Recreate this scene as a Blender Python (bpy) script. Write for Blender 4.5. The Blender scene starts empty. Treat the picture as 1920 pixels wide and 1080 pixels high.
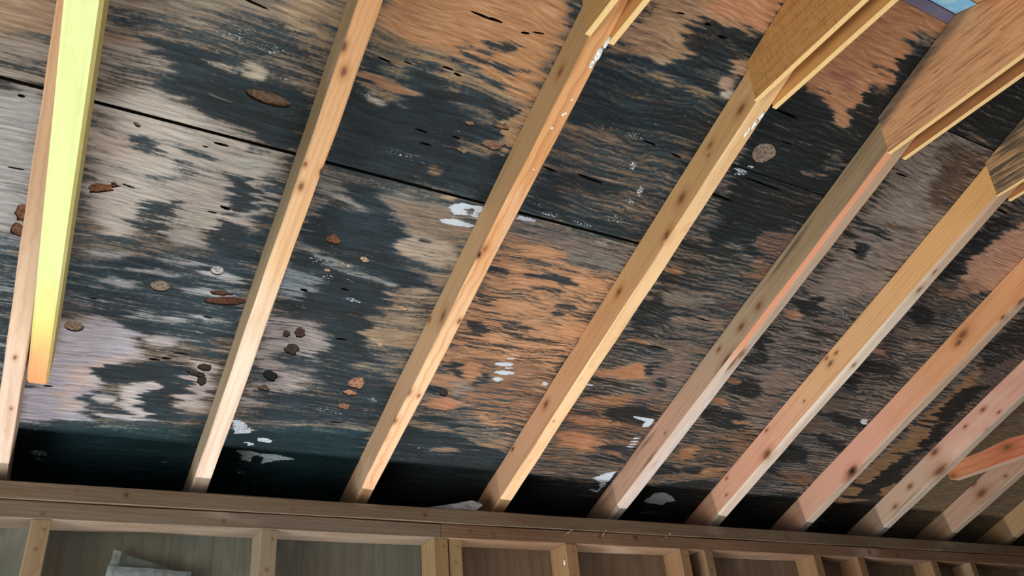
import bpy, bmesh, math, random
import numpy as np
from mathutils import Vector, Matrix
from mathutils.geometry import delaunay_2d_cdt

sc = bpy.context.scene
COL = sc.collection

# ------------------------------------------------------------------ camera
CZ = 1.75
R = ((0.8725052537, -0.4814673449, -0.0832092423),
     (0.1836696073, 0.4809987379, -0.8572664052),
     (0.4527693205, 0.7326864336, 0.5081048440))
cam_d = bpy.data.cameras.new('camera')
cam_d.sensor_width = 36.0
cam_d.lens = 36.0 * 1504.33 / 1920.0
cam_d.clip_start = 0.02
cam = bpy.data.objects.new('camera', cam_d)
COL.objects.link(cam)
m = Matrix(((R[0][0], -R[1][0], -R[2][0]), (R[0][1], -R[1][1], -R[2][1]), (R[0][2], -R[1][2], -R[2][2])))
cam.matrix_world = Matrix.Translation((0, 0, CZ)) @ m.to_4x4()
sc.camera = cam

# ------------------------------------------------------------------ world, lights, exposure
wd = bpy.data.worlds.new('daylight'); sc.world = wd
wd.use_nodes = True
bg = wd.node_tree.nodes['Background']
bg.inputs[0].default_value = (0.62, 0.80, 1.0, 1)
bg.inputs[1].default_value = 0.32

def area(name, loc, direction, sx, sy, power, color):
    ld = bpy.data.lights.new(name, 'AREA'); ld.shape = 'RECTANGLE'
    ld.size = sx; ld.size_y = sy; ld.energy = power; ld.color = color
    o = bpy.data.objects.new(name, ld); COL.objects.link(o)
    d = Vector(direction).normalized()
    z = -d; x = Vector((1, 0, 0))
    if abs(z.dot(x)) > .95: x = Vector((0, 1, 0))
    y = z.cross(x).normalized(); x = y.cross(z).normalized()
    o.matrix_world = Matrix.Translation(loc) @ Matrix((x, y, z)).transposed().to_4x4()
    return o
# sunlight bouncing up off the bright floor strip inside the wall
area('sunlit_floor_bounce', (0.70, 1.70, 0.03), (0, 0, 1), 2.4, 0.26, 76, (1.0, 0.955, 0.90))
# added warm fill lamp left of the camera, brightens rafter sides and gussets
area('warm_side_fill', (-2.3, 0.15, 0.85), (1, 0.12, 0.55), 1.5, 1.6, 75, (1.0, 0.88, 0.66))
# added cool fill lamp low on the left, tints the lower-left wall
area('cool_side_fill', (-1.9, 1.15, 1.0), (1, 0.32, 0.6), 0.8, 0.8, 24, (0.60, 0.86, 1.0))

sc.view_settings.view_transform = 'Standard'
sc.view_settings.look = 'None'
sc.view_settings.gamma = 1.0
sc.view_settings.use_curve_mapping = False
sc.view_settings.exposure = 0.0

# ------------------------------------------------------------------ helpers
def lin(c, g=1.0):
    return tuple((((v / 255) / 12.92) if v / 255 <= .04045 else ((v / 255 + .055) / 1.055) ** 2.4) * g for v in c)

def tag(o, label=None, cat=None, group=None, kind=None):
    if label: o['label'] = label
    if cat: o['category'] = cat
    if group: o['group'] = group
    if kind: o['kind'] = kind
    return o

def empty(name, parent=None, mat=None):
    o = bpy.data.objects.new(name, None); o.empty_display_size = .05
    COL.objects.link(o)
    if parent: o.parent = parent
    if mat is not None: o.matrix_local = mat
    return o

def mesh_obj(name, verts, faces, mats, parent=None, mi=None, smooth=False):
    me = bpy.data.meshes.new(name)
    me.from_pydata(verts, [], faces)
    for m_ in (mats if isinstance(mats, (list, tuple)) else [mats]): me.materials.append(m_)
    if mi is not None: me.polygons.foreach_set('material_index', mi)
    if smooth: me.polygons.foreach_set('use_smooth', [True] * len(me.polygons))
    me.update()
    o = bpy.data.objects.new(name, me); COL.objects.link(o)
    if parent: o.parent = parent
    return o

def fix_normals(o):
    bm = bmesh.new(); bm.from_mesh(o.data)
    bmesh.ops.recalc_face_normals(bm, faces=bm.faces)
    bm.to_mesh(o.data); bm.free()
    return o

class NT:
    def __init__(s, name):
        s.m = bpy.data.materials.new(name); s.m.use_nodes = True
        s.t = s.m.node_tree; s.b = s.t.nodes['Principled BSDF']
    def n(s, typ, **k):
        nd = s.t.nodes.new(typ)
        for a, v in k.items(): setattr(nd, a, v)
        return nd
    def l(s, a, b): s.t.links.new(a, b)
    def put(s, sock, v):
        if hasattr(v, 'is_output'): s.l(v, sock)
        else: sock.default_value = v
    def math(s, op, a, b=0.0, c=0.0, clamp=False):
        nd = s.n('ShaderNodeMath', operation=op, use_clamp=clamp)
        for i, v in enumerate((a, b, c)): s.put(nd.inputs[i], v)
        return nd.outputs[0]
    def mix(s, f, a, b, mode='MIX'):
        nd = s.n('ShaderNodeMix', data_type='RGBA', blend_type=mode)
        s.put(nd.inputs[0], f)
        for i, v in ((6, a), (7, b)):
            if isinstance(v, tuple): v = v if len(v) == 4 else v + (1,)
            s.put(nd.inputs[i], v)
        return nd.outputs[2]
    def coord(s):
        if not hasattr(s, '_c'): s._c = s.n('ShaderNodeTexCoord').outputs['Object']
        return s._c
    def mapv(s, scale, loc=(0, 0, 0), rot=(0, 0, 0), vec=None):
        nd = s.n('ShaderNodeMapping')
        s.l(vec or s.coord(), nd.inputs[0])
        nd.inputs[1].default_value = loc; nd.inputs[2].default_value = rot; nd.inputs[3].default_value = scale
        return nd.outputs[0]
    def noise(s, scale, loc=(0, 0, 0), detail=4, rough=.6, dist=0.0, vec=None):
        nd = s.n('ShaderNodeTexNoise')
        s.l(s.mapv(scale, loc, vec=vec), nd.inputs['Vector'])
        nd.inputs['Scale'].default_value = 1; nd.inputs['Detail'].default_value = detail
        nd.inputs['Roughness'].default_value = rough; nd.inputs['Distortion'].default_value = dist
        return nd.outputs[0]
    def smooth(s, v, a, b, lo=0.0, hi=1.0):
        nd = s.n('ShaderNodeMapRange', interpolation_type='SMOOTHSTEP')
        s.put(nd.inputs[0], v)
        for i, x in ((1, a), (2, b), (3, lo), (4, hi)): nd.inputs[i].default_value = x
        return nd.outputs[0]
    def ramp(s, v, stops, interp='LINEAR'):
        nd = s.n('ShaderNodeValToRGB'); s.put(nd.inputs[0], v)
        e = nd.color_ramp; e.interpolation = interp
        while len(e.elements) < len(stops): e.elements.new(.5)
        for el, (p_, c) in zip(e.elements, stops):
            el.position = p_; el.color = c if len(c) == 4 else c + (1,)
        return nd.outputs[0]
    def bump(s, h, strength=.3, dist=.002):
        nd = s.n('ShaderNodeBump'); nd.inputs['Strength'].default_value = strength
        nd.inputs['Distance'].default_value = dist
        s.l(h, nd.inputs['Height']); s.l(nd.outputs[0], s.b.inputs['Normal'])
    def done(s, color, rough=.75, spec=.3):
        s.put(s.b.inputs['Base Color'], color if not isinstance(color, tuple) else color + (1,) if len(color) == 3 else color)
        s.put(s.b.inputs['Roughness'], rough)
        s.b.inputs['Specular IOR Level'].default_value = spec
        return s.m

def flat(name, c, rough=.75, spec=.3):
    t = NT(name)
    n_ = t.noise((40, 40, 40), detail=3)
    return t.done(t.mix(t.math('MULTIPLY', n_, .5), lin(c), lin(tuple(v * .7 for v in c))), rough, spec)

# ------------------------------------------------------------------ sheathing material
def sheath_material():
    t = NT('mouldy_plywood')
    base = t.n('ShaderNodeAttribute', attribute_name='base').outputs['Color']
    mold = t.n('ShaderNodeAttribute', attribute_name='mold').outputs['Fac']
    wht = t.n('ShaderNodeAttribute', attribute_name='white').outputs['Fac']
    # warp so the grain wanders
    wn = t.n('ShaderNodeTexNoise'); wn.inputs['Scale'].default_value = 3.2; wn.inputs['Detail'].default_value = 2
    t.l(t.coord(), wn.inputs['Vector'])
    wv = t.n('ShaderNodeVectorMath', operation='MULTIPLY_ADD')
    t.l(wn.outputs['Color'], wv.inputs[0]); wv.inputs[1].default_value = (0.0, .05, 0); t.l(t.coord(), wv.inputs[2])
    V = wv.outputs[0]
    streak = t.noise((5, 80, 1), (.3, 1.7, 0), 6, .66, vec=V)
    streak2 = t.noise((16, 230, 1), (4.3, .7, 0), 4, .6, vec=V)
    fine = t.noise((26, 620, 1), (0, 3, 0), 3, .6, vec=V)
    blotch = t.noise((10, 16, 1), (7, 2, 0), 5, .65)
    speck = t.noise((95, 140, 1), (1, 8, 0), 4, .7)
    big = t.noise((2.2, 5, 1), (3, 3, 0), 3, .5)
    # zebra-like early/late wood bands
    wave = t.n('ShaderNodeTexWave', wave_type='BANDS', bands_direction='Y')
    t.l(t.mapv((.55, 1, 1), vec=V), wave.inputs['Vector'])
    wave.inputs['Scale'].default_value = 24; wave.inputs['Distortion'].default_value = 11
    wave.inputs['Detail'].default_value = 2; wave.inputs['Detail Scale'].default_value = .9
    zeb = wave.outputs['Fac']
    # base wood
    g = t.math('ADD', t.math('MULTIPLY', streak, .5), t.math('MULTIPLY', streak2, .5))
    dark = t.mix(1.0, base, (.42, .36, .33, 1), 'MULTIPLY')
    c = t.mix(t.smooth(g, .42, .66, 0, .55), base, dark)
    c = t.mix(t.smooth(fine, .48, .75, 0, .32), c, dark)
    light = t.mix(.5, base, (.80, .72, .62, 1))
    c = t.mix(t.smooth(streak2, .50, .30, 0, .30), c, light)
    c = t.mix(t.math('MULTIPLY', t.smooth(zeb, .35, .9), .22), c, dark)
    # mould
    sx_ = t.n('ShaderNodeSeparateXYZ'); t.l(t.coord(), sx_.inputs[0]); big_x = t.math('ADD', sx_.outputs[0], t.math('MULTIPLY', t.math('SUBTRACT', blotch, .5), 1.0))
    nz = t.math('ADD', t.math('MULTIPLY', t.math('SUBTRACT', streak, .5), 1.75),
                t.math('MULTIPLY', t.math('SUBTRACT', streak2, .5), 1.15))
    nz = t.math('ADD', nz, t.math('MULTIPLY', t.math('SUBTRACT', blotch, .5), .55))
    nz = t.math('ADD', nz, t.math('MULTIPLY', t.math('SUBTRACT', speck, .5), .75))
    nz = t.math('ADD', nz, t.math('MULTIPLY', t.math('SUBTRACT', fine, .5), .45))
    nz = t.math('ADD', nz, t.math('MULTIPLY', t.math('SUBTRACT', zeb, .5), t.smooth(big_x, .5, 1.4, .06, .30)))
    mv = t.math('ADD', mold, nz)
    f0 = t.smooth(mv, .05, .55, 0, .45)
    f1 = t.smooth(mv, .34, .72, 0, .92)
    f2 = t.smooth(mv, .50, .92)
    mc = t.mix(t.smooth(streak2, .36, .64), lin((26, 41, 50)), lin((72, 82, 88)))
    mc = t.mix(t.smooth(big, .40, .68), mc, lin((40, 37, 34)))
    mdark = t.mix(t.smooth(t.math('ADD', streak2, t.math('MULTIPLY', t.math('SUBTRACT', blotch, .5), .6)), .38, .70), lin((7, 21, 30)), lin((30, 54, 66)))
    c = t.mix(f0, c, t.mix(1.0, base, (.42, .45, .50, 1), 'MULTIPLY'))
    sepx = t.n('ShaderNodeSeparateXYZ'); t.l(t.coord(), sepx.inputs[0])
    rightward = t.math('ADD', sepx.outputs[0], t.math('MULTIPLY', t.math('SUBTRACT', big, .5), 1.2))  # mould goes from teal to neutral black towards the right
    mdark = t.mix(t.smooth(rightward, .7, 1.7, 0, .8), mdark, t.mix(t.smooth(streak2, .4, .65), lin((10, 13, 15)), lin((36, 36, 34))))
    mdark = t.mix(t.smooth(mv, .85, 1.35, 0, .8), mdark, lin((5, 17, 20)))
    mdark = t.mix(.04, mdark, base)  # lets the teal haze painted at the eave tint the mould
    c = t.mix(f1, c, mc)
    c = t.mix(f2, c, mdark)
    # paint / fungus flecks
    sp2 = t.noise((150, 330, 1), (5, 1, 0), 3, .7)
    wz = t.math('ADD', wht, t.math('ADD', t.math('MULTIPLY', t.math('SUBTRACT', sp2, .5), 1.7),
                                   t.math('MULTIPLY', t.math('SUBTRACT', streak2, .5), .75)))
    wf = t.math('MULTIPLY', t.smooth(wz, .72, .84), t.smooth(wht, .12, .35))
    c = t.mix(wf, c, lin((176, 188, 202)))
    t.bump(t.math('ADD', streak2, t.math('MULTIPLY', fine, .6)), .25, .0015)
    return t.done(c, .72, .16)

# ------------------------------------------------------------------ timber material
def grade(c, sat=.88, g=.86):
    m_ = sum(c) / 3
    return tuple((v * sat + m_ * (1 - sat)) * g for v in c)

def timber(name, stops, knots=(), ring=.35, grain=.4, seed=0, rot=(.02, 0, .01), y0=-.25, y1=1.57, axis='Y', stain=None,
           ringscale=34, mould=0.0, rough=.7, g=.86):
    """wood with its grain along Y (object space); stops: (metres along Y, sRGB)"""
    t = NT(name)
    rnd = random.Random(seed)
    if axis == 'Y': vec = t.coord()
    elif axis == 'X': vec = t.mapv((1, 1, 1), rot=(0, 0, math.pi / 2))
    else: vec = t.mapv((1, 1, 1), rot=(math.pi / 2, 0, 0))
    off = (rnd.uniform(-9, 9), rnd.uniform(-9, 9), rnd.uniform(-9, 9))
    sep = t.n('ShaderNodeSeparateXYZ'); t.l(vec, sep.inputs[0])
    wob = t.noise((14, 7, 14), off, 3, .5, vec=vec)
    yy = t.math('ADD', sep.outputs[1], t.math('MULTIPLY', t.math('SUBTRACT', wob, .5), .22))
    base = t.ramp(t.math('DIVIDE', t.math('SUBTRACT', yy, y0), y1 - y0), [((s - y0) / (y1 - y0), grade(lin(c), .88, g)) for s, c in stops])
    g1 = t.noise((70, 2.6, 70), off, 4, .6, vec=vec)
    g2 = t.noise((330, 9, 330), off, 3, .6, vec=vec)
    bl = t.noise((9, 3.2, 9), off, 3, .5, vec=vec)
    wave = t.n('ShaderNodeTexWave', wave_type='RINGS', rings_direction='Y', wave_profile='SAW')
    wm = t.mapv((1, 1, 1), (rnd.uniform(-.03, .03), 0, rnd.uniform(-.16, -.10)), rot, vec=vec)
    t.l(wm, wave.inputs['Vector'])
    wave.inputs['Scale'].default_value = ringscale; wave.inputs['Distortion'].default_value = 2.6
    wave.inputs['Detail'].default_value = 2; wave.inputs['Detail Scale'].default_value = 1.1
    dark = t.mix(1.0, base, (.66, .49, .36, 1), 'MULTIPLY')
    c = t.mix(t.math('MULTIPLY', t.smooth(wave.outputs['Fac'], .45, 1.0), ring), base, dark)
    c = t.mix(t.smooth(g1, .47, .72, 0, grain), c, dark)
    c = t.mix(t.smooth(g2, .5, .8, 0, grain * .8), c, dark)
    c = t.mix(t.smooth(bl, .42, .25, 0, .35), c, t.mix(.5, base, (.92, .83, .70, 1)))
    if mould:
        mo = t.math('ADD', t.math('MULTIPLY', t.noise((45, 2.2, 45), (off[1], off[0], 2), 4, .6, vec=vec), .7), t.math('MULTIPLY', bl, .3))
        c = t.mix(t.smooth(mo, .60 - .16 * mould, .72 - .10 * mould, 0, .75), c, lin((66, 62, 58)))
    if stain:
        c = t.mix(t.smooth(bl, .5, .7, 0, .5), c, lin(stain))
    for big in (0, 1):
        ks = [k for k in knots if (k[4] if len(k) > 4 else 0) == big]
        d = None
        for k in ks:
            sub = t.n('ShaderNodeVectorMath', operation='SUBTRACT'); t.l(t.coord(), sub.inputs[0]); sub.inputs[1].default_value = k[:3]
            mul = t.n('ShaderNodeVectorMath', operation='MULTIPLY'); t.l(sub.outputs[0], mul.inputs[0])
            mul.inputs[1].default_value = (1 / k[3], .55 / k[3], 1 / k[3])
            ln = t.n('ShaderNodeVectorMath', operation='LENGTH'); t.l(mul.outputs[0], ln.inputs[0])
            d = ln.outputs['Value'] if d is None else t.math('MINIMUM', d, ln.outputs['Value'])
        if d is not None:
            d = t.math('ADD', d, t.math('MULTIPLY', t.math('SUBTRACT', g2, .5), .9))
            d = t.math('ADD', d, t.math('MULTIPLY', t.math('SUBTRACT', wob, .5), .8))
            c = t.mix(t.smooth(d, 2.3, 1.0, 0, .40), c, dark)
            c = t.mix(t.smooth(d, 1.15, .55, 0, .62 if not big else .85), c, lin((128, 84, 54) if not big else (92, 60, 42)))
            c = t.mix(t.smooth(d, .60, .25, 0, .7 if not big else .95), c, lin((92, 58, 40) if not big else (22, 14, 11)))
    t.bump(t.math('ADD', g1, t.math('MULTIPLY', g2, .7)), .22, .0012)
    return t.done(c, rough, .3)

# ------------------------------------------------------------------ timber geometry
def beam(name, w, y0, y1, z0, z1, mats, parent, seg=40, bev=.0022, seed=0, jit=.0005, bigcorner=None, face_mats=(0, 1, 0), wane=None, y_cut=None):
    """squared timber along +Y. z0 = against the roof, z1 = exposed bottom (local +Z faces the room)."""
    rnd = random.Random(seed)
    h = w / 2
    b = bev
    cb = bigcorner or b            # extra chamfer on the -X / +Z corner
    prof = [(-h, z0 + b), (-h, z1 - cb * 1.25), (-h + cb, z1), (h - b, z1), (h, z1 - b), (h, z0 + b), (h - b, z0), (-h + b, z0)]
    ph = [rnd.uniform(0, 6.28) for _ in range(32)]
    V = []; F = []; MI = []
    for i in range(seg + 1):
        u = i / seg; y = y0 + (y1 - y0) * u
        for k, (x, z) in enumerate(prof):
            dx = jit * (math.sin(y * 9 + ph[k]) + math.sin(y * 31 + ph[k + 8]) * .5)
            dz = jit * (math.sin(y * 8 + ph[k + 16]) + math.sin(y * 27 + ph[k + 24]) * .5)
            if z == z0: dz = 0
            yy = y
            if y_cut is not None and i == 0: yy = y + y_cut * (z - z0)
            if wane and k in wane[0]:
                a = max(0, 1 - abs(y - wane[1]) / wane[2]); a = a * a * (3 - 2 * a)
                a *= .65 + .35 * math.sin(y * 55 + ph[2]) * math.sin(y * 23 + ph[5])
                dx += wane[3] * a * (1 if x < 0 else -1) * wane[5]; dz -= wane[4] * a
            V.append((x + dx, yy, z + dz))
    n = 8
    slot = [0, 2 if len(mats) > 2 else 1, 1, 1, 0, 0, 0, 0]
    for i in range(seg):
        for k in range(n):
            a = i * n + k; b_ = i * n + (k + 1) % n
            F.append((a, b_, b_ + n, a + n)); MI.append(slot[k])
    F.append(tuple(range(n))); MI.append(0)
    F.append(tuple(reversed(range(seg * n, seg * n + n)))); MI.append(0)
    o = mesh_obj(name, V, F, mats, parent, MI)
    return fix_normals(o)

def prism(name, outline, axis_lo, axis_hi, mats, parent=None, edge_mat=0, bev=0.0):
    """extrude a (y,z) outline along X between axis_lo and axis_hi"""
    n = len(outline)
    V = [(axis_lo, y, z) for y, z in outline] + [(axis_hi, y, z) for y, z in outline]
    F = [tuple(range(n)), tuple(reversed(range(n, 2 * n)))]; MI = [0, 0]
    for i in range(n):
        j = (i + 1) % n
        F.append((i, j, j + n, i + n)); MI.append(edge_mat)
    o = mesh_obj(name, V, F, mats, parent, MI)
    fix_normals(o)
    if bev:
        md = o.modifiers.new('bevel', 'BEVEL'); md.width = bev; md.segments = 1; md.limit_method = 'ANGLE'
    return o

# ------------------------------------------------------------------ roof frame of reference
PIT = math.radians(21.623); SP, CP = math.sin(PIT), math.cos(PIT)
YP, ZT, ZB, DEP, TH = 1.950, 2.352, 2.390, 0.0835, 0.0375
ORG = Vector((0, YP + DEP * SP, ZB + DEP * CP))       # on the sheathing's under side, above the wall
ROOF = Matrix(((1, 0, 0, 0), (0, -CP, -SP, ORG.y), (0, SP, -CP, ORG.z), (0, 0, 0, 1)))   # local: x, upslope, into the room
RIDGE = 1.572
XR = [-0.1106, 0.3040, 0.7096, 1.1185, 1.5255, 1.9310, 2.3363, 2.7451, 3.1534, 3.5649]
def to_roof(y, z):
    d = Vector((0, y, z)) - ORG
    return d.y * -CP + d.z * SP, d.y * -SP + d.z * -CP

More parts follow.
